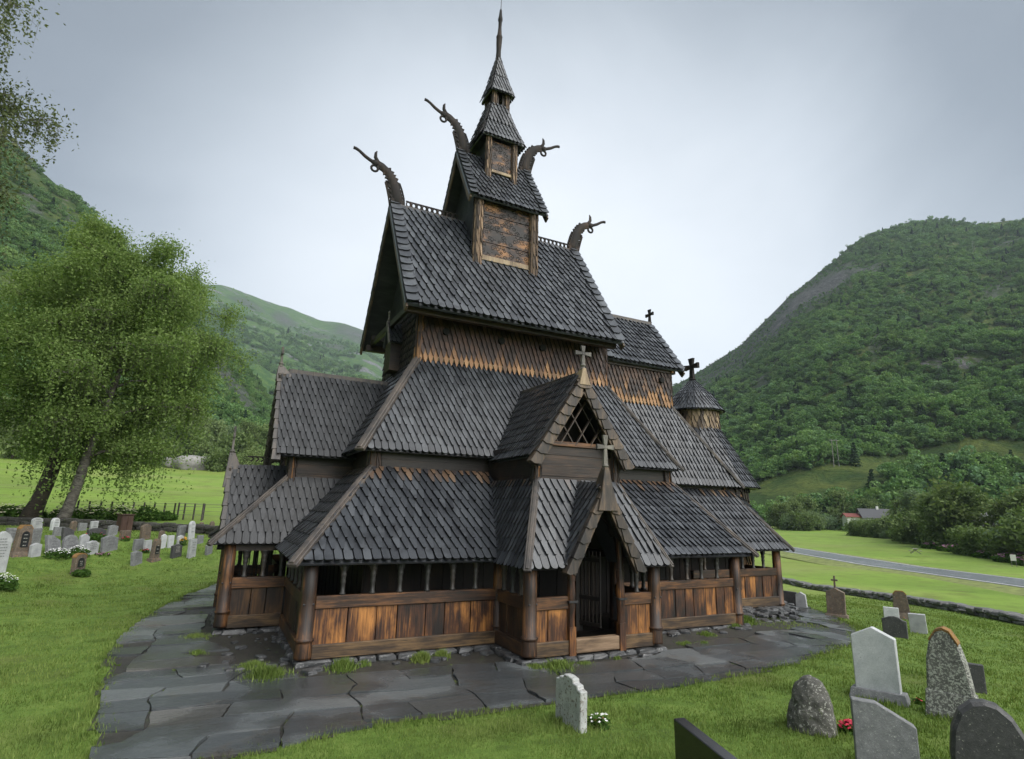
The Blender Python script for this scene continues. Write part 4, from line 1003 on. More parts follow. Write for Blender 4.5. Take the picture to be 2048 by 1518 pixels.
def hz(h, az, t):
    """height and radius on hill h at azimuth az (deg), 0<=t<=1.3 from foot to beyond the crest"""
    H = HILLS[h]; e = tab(H['tab'], az); r1 = H['r1'] * (1 + .10 * math.sin(az * .21)); r = H['r0'] + (r1 - H['r0']) * t
    x, y = r * math.sin(R(az)), r * math.cos(R(az)); z0 = tab(LT, H['r0']) if h != 'right' else tab(RT, H['r0']) - 3
    zc = 3.08 + r1 * math.tan(R(e)); s = 1 / (H['r1'] * .16)
    n = mnoise.fractal((x * s, y * s, 3.3), .9, 2.1, 7); n2 = mnoise.noise((x * s * 5, y * s * 5, 8.8)) * .25
    lim = (1 - min(1, max(0, t))) * 1.0 + .15
    z = z0 - 4 + (zc - z0 + 4) * min(t, 1) ** H['p'] + (n + n2) * (zc - z0) * H['amp'] * min(1, t * 3 + .15) * lim
    # ledges: short steep risers
    led = mnoise.noise((x * s * 2.2, y * s * 2.2, 1.1)); z += (zc - z0) * .012 * math.sin(z / (zc - z0 + 1) * 40 + led * 6) * min(1, t * 3) * lim
    if t > 1: z = zc - (t - 1) * (zc - z0) * .5
    return x, y, z
def hill(h, name, mat, na, ntt):
    H = HILLS[h]; V = []; F = []
    for k in range(na + 1):
        az = H['az'][0] + (H['az'][1] - H['az'][0]) * k / na
        for i in range(ntt + 1): V.append(hz(h, az, (i / ntt) * 1.25))
    w = ntt + 1
    for k in range(na):
        for i in range(ntt): F.append((k * w + i, k * w + i + 1, (k + 1) * w + i + 1, (k + 1) * w + i))
    o = struct(npmesh(name, V, F, mat, smooth=True)); B = []
    for k in range(na + 1):
        az = H['az'][0] + (H['az'][1] - H['az'][0]) * k / na
        for i in range(ntt + 1): B.append(BALD[h](az, (i / ntt) * 1.25))
    o.data.attributes.new('bare', 'FLOAT', 'POINT').data.foreach_set('value', B); return o
def patches(L, az, t): return .82 * sum(a * math.exp(-((az - x) / sx) ** 2 - ((t - y - k * (az - x)) / sy) ** 2) for x, y, sx, sy, a, k in L)
CR = [(57.6, .80, 1.9, .09, 1.75, -.012), (55.0, .86, 1.2, .06, 1.5, 0), (60.5, .72, 1.3, .035, 1.3, -.03), (51.0, .47, 1.0, .05, 1.3, -.03), (52.8, .80, .8, .05, 1.1, 0), (69.0, .52, 1.3, .05, 1.2, .03), (60.5, .33, .9, .035, 1.0, .03), (63.5, .36, .8, .02, 1.0, .02), (70.5, .80, 1.6, .035, 1.0, .02)]
CL = [(-1.0, .62, 2.4, .10, 1.4, -.03), (1.6, .50, 1.4, .08, 1.3, -.04), (-10.5, .72, 1.2, .06, 1.2, -.03), (-13.5, .80, 1.0, .06, 1.1, -.02), (-16, .7, 1.2, .05, 1.1, 0)]
CF = [(4.0, .83, 1.0, .06, 1.4, 0), (7.0, .76, 1.6, .05, 1.5, .01), (10.8, .90, 1.8, .07, 1.6, 0), (.5, .86, 1.4, .05, 1.3, -.01), (9.0, .66, 1.0, .04, 1.2, 0)]
BALD = {'right': lambda az, t: .95 * (1 - sst(52, 64, az)) * sst(.50, .80, t) * sst(40, 46, az) + patches(CR, az, t), 'left': lambda az, t: .45 * sst(.45, .9, t) * sst(-8, -2, az) + patches(CL, az, t), 'far': lambda az, t: .22 * sst(.60, .85, t) + patches(CF, az, t)}
hill('right', 'wooded_hillside', M['hill_r'], 300, 130)
hill('left', 'steep_hillside', M['hill_l'], 240, 110)
hill('far', 'far_mountain', M['hill_m'], 260, 110)

# ------------------------------------------------------------------ trees
def rot_quads(P, size, rng, flat=.0, asp=1.5):
    """one leaf quad per point, random orientation"""
    n = len(P); a = rng.normal(size=(n, 3)); a[:, 2] *= (1 - flat); a /= np.linalg.norm(a, axis=1)[:, None] + 1e-9
    b = rng.normal(size=(n, 3)); b -= (a * b).sum(1)[:, None] * a; b /= np.linalg.norm(b, axis=1)[:, None] + 1e-9
    s = size * rng.uniform(.65, 1.3, size=(n, 1))
    V = np.empty((n, 4, 3)); V[:, 0] = P - a * s * .5 * asp; V[:, 1] = P + b * s * .42; V[:, 2] = P + a * s * .5 * asp; V[:, 3] = P - b * s * .42
    return V.reshape(-1, 3), np.arange(n * 4).reshape(n, 4)
def make_tree(seed, H, lean, r0, spread, nl, leaf, nleaf, droop=.5, base=.28, top=1.0, up=.5, clump=.55, az_bias=None, fork=0):
    """returns trunk MB and leaf points; limbs carry boughs, boughs carry hanging leaf clusters"""
    rnd = random.Random(seed); rng = np.random.default_rng(seed); tr = MB()
    def trunkpt(k): return Vector((lean[0] * (k ** .8) + .15 * math.sin(k * 7 + seed) * k, lean[1] * (k ** .8) + .15 * math.cos(k * 6 + seed) * k, H * k))
    ks = [i / 12 for i in range(13)]
    tr.tube([trunkpt(k) for k in ks], [r0 * (1.35 if k == 0 else 1) * (1 - k) ** .8 + .015 for k in ks], 10)
    cl = []
    for i in range(nl):
        k = base + (top - .04 - base) * (i + rnd.uniform(0, .8)) / nl; p = trunkpt(k)
        a = i * 2.4 + rnd.uniform(-.5, .5); prof = math.sin(math.pi * min(1, (k - base) / (1 - base) * .73 + .18)) ** .6
        L = spread * prof * rnd.uniform(.75, 1.12)
        if az_bias: L *= 1 + az_bias[1] * math.cos(a - az_bias[0])
        d = Vector((math.cos(a), math.sin(a), 0)); pts = [p]
        for j in range(1, 6):
            q = j / 5; pts.append(p + d * (L * q) + Vector((0, 0, L * (up * q - up * .75 * q * q) + rnd.uniform(-.1, .1) * L * .3)) + Vector((-d.y, d.x, 0)) * rnd.uniform(-.07, .07) * L)
        rl = r0 * .42 * (1 - k * .6); tr.tube(pts, [rl * (1 - .17 * j) for j in range(6)], 6)
        nb = 4 + int(L * .8)
        for j in range(nb):
            q = .30 + .70 * (j + rnd.random()) / nb; x = q * 5; i0 = min(4, int(x)); c = pts[i0].lerp(pts[i0 + 1], x - i0)
            sd = Vector((-d.y, d.x, 0)) * rnd.choice((-1, 1)) * rnd.uniform(.25, 1) + d * rnd.uniform(-.1, .7) + Vector((0, 0, rnd.uniform(-.1, .65)))
            sl = L * rnd.uniform(.16, .36) * (1.15 - .4 * q); e = c + sd * sl; tr.tube([c, c.lerp(e, .5) + Vector((0, 0, .06 * sl)), e], [rl * .32, rl * .22, .008], 4)
            for m in range(3): cl.append((c.lerp(e, .35 + .33 * m), L))
    for i in range(nl): cl.append((trunkpt(base + (1.0 - base) * (.55 + .45 * i / nl)), spread * .5))
    per = max(4, nleaf // len(cl)); P = []
    def strand(c, q, l): tr.tube([c, Vector((c[0] + q[0], c[1] + q[1], c[2] - .12)), Vector((c[0] + q[0], c[1] + q[1], c[2] - .15 - l))], [.010, .007, .003], 3)
    for c, L in cl:
        w = rnd.uniform(.5, 1.5); n = int(per * w); s = clump * (0.6 + .4 * w)
        g = rng.normal(size=(n, 3)) * np.array([s, s, s * .85]); hang = rng.exponential(droop, size=n) * (rng.random(n) < .55); g[:, 2] -= hang
        st = rng.normal(size=(4, 2)) * s * .9; far_ = hang > .22; k_ = rng.integers(0, 4, n)           # leaves strung on hanging twigs
        [strand(c, st[j], droop * 1.4) for j in range(4) if droop > .6]
        g[far_, :2] = st[k_[far_]] + rng.normal(size=(int(far_.sum()), 2)) * .045
        P.append(np.array(c) + g)
    return tr, np.concatenate(P), rng
def bark(name, c0, c1, c2):
    m, nt, b = newmat(name); t = NT(nt); n = t.noise(t.coord((3, 3, 9)), 1, 5, .7, 1); n2 = t.noise(t.coord((1, 1, 1)), 1.3, 3)
    c = t.ramp(n, [(.35, c0), (.55, c1)]); c = t.mix(t.step(n2, .5, .7), c, c2); t.l(c, b.inputs['Base Color']); b.inputs['Roughness'].default_value = .85
    t.bump(n, .8, .04, b); return m
M['bark_d'] = bark('dark_rugged_bark', (.018, .014, .011), (.055, .042, .032), (.09, .08, .06))
M['bark_b'] = bark('birch_bark', (.025, .021, .018), (.15, .14, .12), (.06, .05, .04))
M['leaf_birch'] = mat_leaf('birch_leaves', (.105, .172, .048), (.160, .240, .072), (.225, .300, .100), .42)
M['leaf_grey'] = mat_leaf('grey_birch_leaves', (.050, .070, .032), (.10, .125, .055), (.17, .19, .095))  # own grey-green leaf colour of the birch at the left edge
M['leaf_mid'] = mat_leaf('deciduous_leaves', (.070, .115, .044), (.130, .190, .070), (.205, .262, .105), objrand=True)
M['leaf_spruce'] = mat_leaf('spruce_needles', (.012, .032, .014), (.022, .052, .022), (.04, .075, .03), .1, objrand=True)
M['leaf_far'] = mat_leaf('wood_leaves', (.050, .120, .046), (.105, .215, .072), (.205, .315, .105), .3, objrand=True)
def tree_thing(name, label, cat, at, spec, leafmat, barkmat, leafsize, group=None):
    t = thing(name, label, cat, at, group, local=True); tr, P, rng = make_tree(**spec)
    o = tr.build('trunk', M[barkmat], t, smooth=True)
    V, F = rot_quads(P, leafsize, rng); npmesh('crown', V, F, M[leafmat], t)
    return t
tA = tree_thing('birch_tree', 'large leaning birch with dark rugged trunk by the left churchyard wall', 'tree', (-9.6, 43.5, 1.35),
    dict(seed=14, H=18.4, lean=(2.8, 0), r0=.42, spread=6.2, nl=34, leaf=.15, nleaf=170000, droop=.55, base=.20, up=.75, clump=.42, az_bias=(0.0, .10)), 'leaf_birch', 'bark_d', .105)
tB = tree_thing('birch_tree', 'slimmer birch with pale banded trunk beside the dark leaning birch', 'tree', (-7.6, 41.2, 1.25),
    dict(seed=9, H=15.0, lean=(2.0, .4), r0=.30, spread=5.0, nl=20, leaf=.15, nleaf=75000, droop=1.1, base=.26, up=.55, clump=.42, az_bias=(.2, .30)), 'leaf_birch', 'bark_b', .115)
tC = tree_thing('birch_tree', 'grey green birch cut by the left picture edge, twigs against the sky', 'tree', (-14.1, 26.6, .7),
    dict(seed=21, H=24.5, lean=(.9, .5), r0=.40, spread=5.3, nl=24, leaf=.13, nleaf=80000, droop=.7, base=.20, up=.8, clump=.50), 'leaf_grey', 'bark_b', .10)
# trees along the field edge on the right: three kinds, copied
kinds = [('broadleaf_tree', 'mid green rounded tree beyond the road at the field edge', dict(seed=31, H=10, lean=(.3, .2), r0=.2, spread=4.2, nl=14, leaf=.3, nleaf=5200, droop=.5, base=.10, up=.7, clump=.75), 'leaf_mid', 'bark_d', .42),
         ('birch_tree', 'slender pale stemmed birch beyond the road at the field edge', dict(seed=35, H=14, lean=(.5, .1), r0=.19, spread=3.3, nl=15, leaf=.3, nleaf=4600, droop=1.0, base=.18, up=.9, clump=.62), 'leaf_mid', 'bark_b', .36),
         ('bushy_tree', 'low dark bushy tree beyond the road at the field edge', dict(seed=38, H=6, lean=(.2, .3), r0=.13, spread=3.8, nl=12, leaf=.3, nleaf=4200, droop=.4, base=.04, up=.8, clump=.75), 'leaf_mid', 'bark_d', .40)]
protos = []
rt = random.Random(5)
edge = [(51.2, 232), (53, 222), (56.5, 240), (58.5, 190), (60.5, 168), (63, 150), (65.5, 134), (68, 117), (71, 106), (75, 95)]
spots = []
for k in range(78):
    az = 51.5 + 23.5 * (k + rt.random()) / 78; d0 = tab(edge, az); row = k % 3; d = d0 + (2 + rt.uniform(0, 6), 14 + rt.uniform(0, 14), 34 + rt.uniform(0, 30))[row]
    if 56.9 < az < 60.1 and d < 245 and row > 0: continue
    if 64.9 < az < 67.4 and d < 190: continue
    spots.append((az, d, rt.choice((0, 0, 2, 2, 1)) if row else rt.choice((2, 2, 0))))
spots += [(64.9, 131, 3), (65.7, 128, 3), (66.5, 125, 3), (67.4, 122, 3), (57.6, 200, 3), (58.4, 196, 3), (59.2, 190, 3), (58.2, 214, 3), (58.9, 206, 3), (59.5, 214, 3), (61.0, 176, 1), (61.8, 172, 1), (56.6, 262, 0), (57.3, 255, 0), (63.2, 166, 0), (64.2, 172, 1)]
for i, (az, d, kd) in enumerate(spots):
    x, y = d * math.sin(R(az)), d * math.cos(R(az)); s = rt.uniform(.5, 1.08) * (1, 1.1, 1.25)[i % 3]
    if kd == 3: kd = 2; s = .72
    elif 56.6 < az < 60.2 and d < 240: s *= .42
    if len(protos) < 3 and not any(p[0] == kd for p in protos):
        nm, lb, sp, lm, bm, ls = kinds[kd]; o = tree_thing(nm, lb, 'tree', (0, 0, 0), sp, lm, bm, ls, group='trees beyond the road'); protos.append((kd, o))
    else:
        o = copy_tree([p[1] for p in protos if p[0] == kd][0])
    o.location = (x, y, gh(x, y) - .3); o.rotation_euler.z = rt.uniform(0, 6.28); o.scale = (s * rt.uniform(.9, 1.2), s * rt.uniform(.9, 1.2), s)
PK = {k: o for k, o in protos}
for i, (az, d, kd, s) in enumerate([(-3.2, 175, 0, 1.3), (-2.0, 190, 1, 1.1), (-1.0, 205, 0, 1.3), (.4, 210, 0, 1.1), (1.2, 190, 2, 1.5), (2.0, 215, 1, 1.0), (2.9, 220, 0, 1.2), (3.8, 230, 0, 1.3), (4.6, 235, 2, 1.4), (-4.4, 190, 0, 1.4), (.2, 165, 2, .9), (2.4, 172, 2, .8), (3.4, 180, 2, .9), (-6, 180, 0, 1.3), (-8, 190, 0, 1.2), (-10, 180, 1, 1.2), (-14, 170, 0, 1.3), (-17, 180, 0, 1.3), (1.6, 245, 0, 1.2), (4.2, 260, 0, 1.3)]):
    o = copy_tree(PK[kd]); x, y = d * math.sin(R(az)), d * math.cos(R(az)); o.location = (x, y, gh(x, y) - .3); o.rotation_euler.z = i * 1.7; o.scale = (s, s, s)
    o['label'] = {0: 'rounded light green tree at the foot of the steep hillside', 1: 'slender birch at the foot of the steep hillside', 2: 'low bush at the top of the bright meadow'}[kd]; o['group'] = 'trees above the left meadow'
# far woods: one object per hillside
def wood(name, h, n, seed, smin, smax, thr, tmax, tpow=1.0, size_far=1.0, azr=None, bald=None):
    rnd = random.Random(seed); H = HILLS[h]; V = []; S = []
    a0, a1 = azr or H['az']; tries = 0
    while len(V) < n and tries < n * 12:
        tries += 1; az = rnd.uniform(a0, a1); t = rnd.random() ** tpow * tmax; x, y, z = hz(h, az, t); s = 1 / (H['r1'] * .10)
        m = mnoise.noise((x * s, y * s, 2.2)) * .6 + mnoise.noise((x * s * 3.1, y * s * 3.1, 5.2)) * .4
        bl = BALD[h](az, t)
        if m < thr + (bald(az, t) if bald else 0): continue
        if rnd.random() < bl * .25 + max(0, bl - .95) * 1.6: continue
        V.append((x, y, z - .6)); S.append(rnd.uniform(smin, smax) * (1 + (size_far - 1) * t) * (.55 + .75 * rnd.random() ** 1.5) * (1 - .62 * min(1, bl * 1.3)))
    me = bpy.data.meshes.new(name); me.from_pydata(V, [], []); at = me.attributes.new('sc', 'FLOAT', 'POINT'); at.data.foreach_set('value', S)
    o = link(name, me); tag(o, kind='stuff'); return o
def crown_src(seed, n, q, habit='round'):
    rng = np.random.default_rng(seed); P = []
    if habit == 'spruce':
        for k in range(10):
            z = .15 + 2.5 * k / 10; rr_ = .62 * (1 - k / 10.5); a = rng.uniform(0, 6.28, n // 10); q = rr_ * rng.uniform(.3, 1, n // 10); P.append(np.stack([q * np.cos(a), q * np.sin(a), z - q * .35 + rng.uniform(-.06, .06, n // 10)], 1))
        return rot_quads(np.concatenate(P), q.max() * 0 + .16, rng, .1, 1.5)
    cs = rng.normal(size=(9, 3)) * np.array([.42, .42, .32] if habit == 'round' else [.26, .26, .55]) + np.array([0, 0, .9 if habit == 'round' else 1.25])
    for c in cs:
        g = rng.normal(size=(n // 9, 3)); g /= np.linalg.norm(g, axis=1)[:, None]; P.append(c + g * rng.uniform(.25, .46) * np.array([1, 1, .8]))
    P = np.concatenate(P); return rot_quads(P, q, rng, .1, 1.2)
def gn_wood(o, seed):
    ng = bpy.data.node_groups.new('wood_on_hillside', 'GeometryNodeTree'); ng.interface.new_socket('Geometry', in_out='INPUT', socket_type='NodeSocketGeometry'); ng.interface.new_socket('Geometry', in_out='OUTPUT', socket_type='NodeSocketGeometry')
    N = ng.nodes.new; L = ng.links.new; gi = N('NodeGroupInput'); go = N('NodeGroupOutput'); ip = N('GeometryNodeInstanceOnPoints'); ip.inputs['Pick Instance'].default_value = True
    j = N('GeometryNodeGeometryToInstance')
    for s in (SRC[0], SRC[1], SRC[2]) * 8 + (SRC[3],):
        ob = N('GeometryNodeObjectInfo'); ob.inputs['Object'].default_value = s; L(ob.outputs['Geometry'], j.inputs[0])
    na = N('GeometryNodeInputNamedAttribute'); na.data_type = 'FLOAT'; na.inputs['Name'].default_value = 'sc'
    rv = N('FunctionNodeRandomValue'); rv.data_type = 'FLOAT_VECTOR'; rv.inputs[0].default_value = (-.12, -.12, 0); rv.inputs[1].default_value = (.12, .12, 6.28); rv.inputs['Seed'].default_value = seed
    L(gi.outputs[0], ip.inputs['Points']); L(j.outputs[0], ip.inputs['Instance']); L(na.outputs[0], ip.inputs['Scale']); L(rv.outputs[0], ip.inputs['Rotation'])
    L(ip.outputs[0], go.inputs[0]); md = o.modifiers.new('wood', 'NODES'); md.node_group = ng
SRC = []
# three shrubs that stand at the meadow's edge also serve as the crowns repeated over the far slopes
for i, (az, d) in enumerate(((52.6, 236), (54.5, 232), (56.0, 243), (53.4, 244))):
    V, F = crown_src(50 + i, 640, .20, ('round', 'tall', 'round', 'spruce')[i])
    o = npmesh(('shrub', 'shrub', 'shrub', 'spruce_tree')[i], V, F, M['leaf_far' if i < 3 else 'leaf_spruce']); x, y = d * math.sin(R(az)), d * math.cos(R(az)); o.location = (x, y, gh(x, y) - .3); o.scale = (2.4,) * 3
    tag(o, ('small round shrub at the left end of the field edge', 'small round shrub midway along the far field edge', 'small round shrub right of the far field corner', 'small dark spruce behind the shrubs of the far field edge')[i], 'shrub' if i < 3 else 'tree', 'shrubs on the far field edge' if i < 3 else None); SRC.append(o)
def bald_r(az, t): return (.15 * sst(.85, 1, t) + (.7 if (44 < az < 60 and .045 < t < .10) else 0) + (.8 if (58 < az < 76 and .085 < t < .12) else 0))
w1 = wood('hillside_wood', 'right', 23000, 1, 2.5, 4.5, -.40, 1.0, 1.0, 1.25, (36, 80), bald_r)
w2 = wood('steep_slope_wood', 'left', 11000, 2, 2.1, 4.0, -.24, 1.0, 1.0, 1.0, (-30, 12))
w3 = wood('mountain_wood', 'far', 9000, 3, 5.0, 8.5, -.02, .82, 1.0, 1.2, (-10, 40))
for k, o in enumerate((w1, w2, w3)): gn_wood(o, k)
# ------------------------------------------------------------------ gravestones
M['g_grey'] = mat_stone('grey_granite', (.13, .135, .14), (.24, .245, .25), (.36, .36, .34), None, 9, .60)
M['g_light'] = mat_stone('pale_granite', (.30, .31, .32), (.46, .47, .48), None, (.10, .105, .10), 5, .6, .68)
M['g_white'] = mat_stone('white_marble', (.42, .44, .45), (.60, .61, .62), (.25, .26, .26), (.22, .10, .035), 4, .64, .73, .55, .15)
M['g_dark'] = mat_stone('dark_granite', (.040, .040, .042), (.085, .084, .086), (.32, .31, .28), None, 9, .62, rough=.5)
M['g_black'] = mat_stone('polished_black_granite', (.012, .012, .013), (.022, .022, .024), (.20, .20, .19), None, 14, .70, rough=.18, bump=.05)
M['g_brown'] = mat_stone('brown_sandstone', (.085, .065, .05), (.18, .14, .105), (.28, .26, .22), (.40, .17, .025), 6, .60, .62)
M['g_lichen'] = mat_stone('lichen_covered_stone', (.09, .09, .085), (.22, .22, .20), (.42, .43, .38), (.30, .13, .03), 7, .50, .66, .8, .9)
M['g_boulder'] = mat_stone('mossy_field_stone', (.06, .06, .052), (.15, .145, .13), (.36, .36, .32), (.07, .09, .03), 6, .56, .60, .8, 1.0)
M['g_stain'] = mat_stone('streaked_white_marble', (.30, .31, .30), (.52, .53, .52), (.16, .14, .115), (.10, .09, .07), 5, .54, .62, .7, .3)
M['lich_o'] = mat_stone('orange_lichen', (.20, .10, .025), (.36, .18, .04), (.16, .14, .10), None, 12, .52, rough=.9, bump=.8)
M['plaque'] = mat_plain('dark_slate_plaque', (.02, .021, .024), .3)
M['letters'] = mat_plain('worn_cut_letters', (.10, .10, .10), .6)
M['letters_l'] = mat_plain('pale_cut_letters', (.40, .39, .36), .6)
def outline(w, h, style):
    a = w / 2
    if style == 'arch': return [(-a, 0), (a, 0), (a, h - a * .55)] + [(a * math.cos(R(t)), h - a * .55 + a * .55 * math.sin(R(t))) for t in range(15, 180, 15)] + [(-a, h - a * .55)]
    if style == 'round': return [(-a, 0), (a, 0), (a, h - a)] + [(a * math.cos(R(t)), h - a + a * math.sin(R(t))) for t in range(12, 180, 12)] + [(-a, h - a)]
    if style == 'egg': return [(-a, 0), (a, 0), (a * 1.0, h * .35), (a * .86, h * .62), (a * .62, h * .84), (a * .30, h * .97), (0, h), (-a * .32, h * .97), (-a * .64, h * .86), (-a * .88, h * .64), (-a * 1.0, h * .35)]
    if style == 'gable': return [(-a, 0), (a, 0), (a, h * .86), (0, h), (-a, h * .86)]
    if style == 'point': return [(-a, 0), (a, 0), (a * .86, h * .84), (0, h), (-a * .86, h * .84)]
    if style == 'shoulder': return [(-a, 0), (a, 0), (a, h * .80), (a * .62, h * .92), (0, h), (-a * .62, h * .92), (-a, h * .80)]
    if style == 'wave': return [(-a, 0), (a, 0), (a, h * .80), (a * .7, h * .84), (a * .4, h * .96), (0, h), (-a * .4, h * .97), (-a * .7, h * .90), (-a, h * .86)]
    if style == 'slant': return [(-a, 0), (a, 0), (a, h * .72), (-a * .2, h * .99), (-a, h)]
    if style == 'step': return [(-a, 0), (a, 0), (a, h * .82), (a * .74, h * .84), (a * .72, h * .90), (a * .40, h * .91), (a * .36, h * .985), (0, h), (-a * .36, h * .985), (-a * .40, h * .91), (-a * .72, h * .90), (-a * .74, h * .84), (-a, h * .82)]
    if style == 'obelisk': return [(-a, 0), (a, 0), (a * .72, h * .88), (a * .40, h), (-a * .40, h), (-a * .72, h * .88)]
    return [(-a, 0), (a, 0), (a, h), (-a, h)]
def gravestone(at, w, h, th, style, mat, label, rz, lean=0, plinth=None, plaque=None, lines=0, lmat='letters', group=None, cap=None, bev=.012, bw=0):
    ring = outline(w, h, style); mb = MB()
    if plinth: p = plinth
    # front face looks along -y in the stone's own frame
    sh = lambda x, z, y: (x, y + z * lean, z)
    bk = .82 if bw else 1
    mb.plate([sh(x, z - .12 if z == 0 else z, -th / 2) for x, z in ring][::-1], (0, th, 0))
    o = mb.build('gravestone', M[mat], bevel=bev); o.location = at; rt_ = random.Random(int(at[0] * 97 + at[1] * 31)); o.rotation_euler = (rt_.uniform(-.05, .05), rt_.uniform(-.045, .045), rz)
    tag(o, label, 'gravestone', group or 'gravestones in the churchyard')
    if plinth:
        pm = MB(); pw, ph, pd = plinth[:3]; pm.add([(-pw / 2, -pd / 2, -.1), (pw / 2, -pd / 2, -.1), (pw / 2, pd / 2, -.1), (-pw / 2, pd / 2, -.1), (-pw * .44, -pd * .36, ph), (pw * .44, -pd * .36, ph), (pw * .44, pd * .36, ph), (-pw * .44, pd * .36, ph)], [(0, 3, 2, 1), (4, 5, 6, 7), (0, 1, 5, 4), (1, 2, 6, 5), (2, 3, 7, 6), (3, 0, 4, 7)])
        pm.build('plinth', M[plinth[3] if len(plinth) > 3 else mat], o, bevel=.01)
    if plaque:
        pm = MB(); pw, z0, z1, arch = plaque; r = [(-pw / 2, z0), (pw / 2, z0), (pw / 2, z1)] + ([(pw / 2 * math.cos(R(t)), z1 + pw / 2 * math.sin(R(t))) for t in range(20, 180, 20)] if arch else []) + [(-pw / 2, z1)]
        pm.plate([sh(x, z, -th / 2 - .014) for x, z in r][::-1], (0, .02, 0)); pm.build('plaque', M['plaque'], o)
    if lines:
        pm = MB(); rn = random.Random(int(w * 1000 + h * 777)); z0, z1 = (plaque[1] + .06, plaque[2]) if plaque else (h * .38, h * .80); lw = (plaque[0] if plaque else w) * .62
        for i in range(lines):
            z = z1 - (z1 - z0) * i / max(1, lines - 1); x = -lw / 2 * rn.uniform(.6, 1); e = -x
            while x < e:
                k = rn.uniform(.03, .10); pm.add([sh(x, z, -th / 2 - .017), sh(min(e, x + k), z, -th / 2 - .017), sh(min(e, x + k), z + .022, -th / 2 - .017), sh(x, z + .022, -th / 2 - .017)], [(0, 1, 2, 3)]); x += k + .02
        pm.build('inscription', M[lmat], o)
    if cap == 'lichen':
        pm = MB(); top = [(x * 1.02, z) for x, z in ring if z > h * .80]
        pm.band([sh(x * .99, z - .03, -th / 2 - .004) for x, z in top], [sh(x, z + .012, -th / 2 - .006) for x, z in top], (0, th + .012, 0)); pm.build('lichen', M['lich_o'], o)
    if cap == 'cross':
        pm = MB(); pm.box((0, h * lean, h + .20), (.06, .06, .44)); pm.box((0, h * lean, h + .27), (.22, .06, .06)); pm.build('cross', M['g_brown'], o, bevel=.008)
    return o
RL = R(52)      # left part of the churchyard: inscribed faces look south-east
G = gravestone
def gz(x, y, dz=0): return (x, y, gh(x, y) + dz)
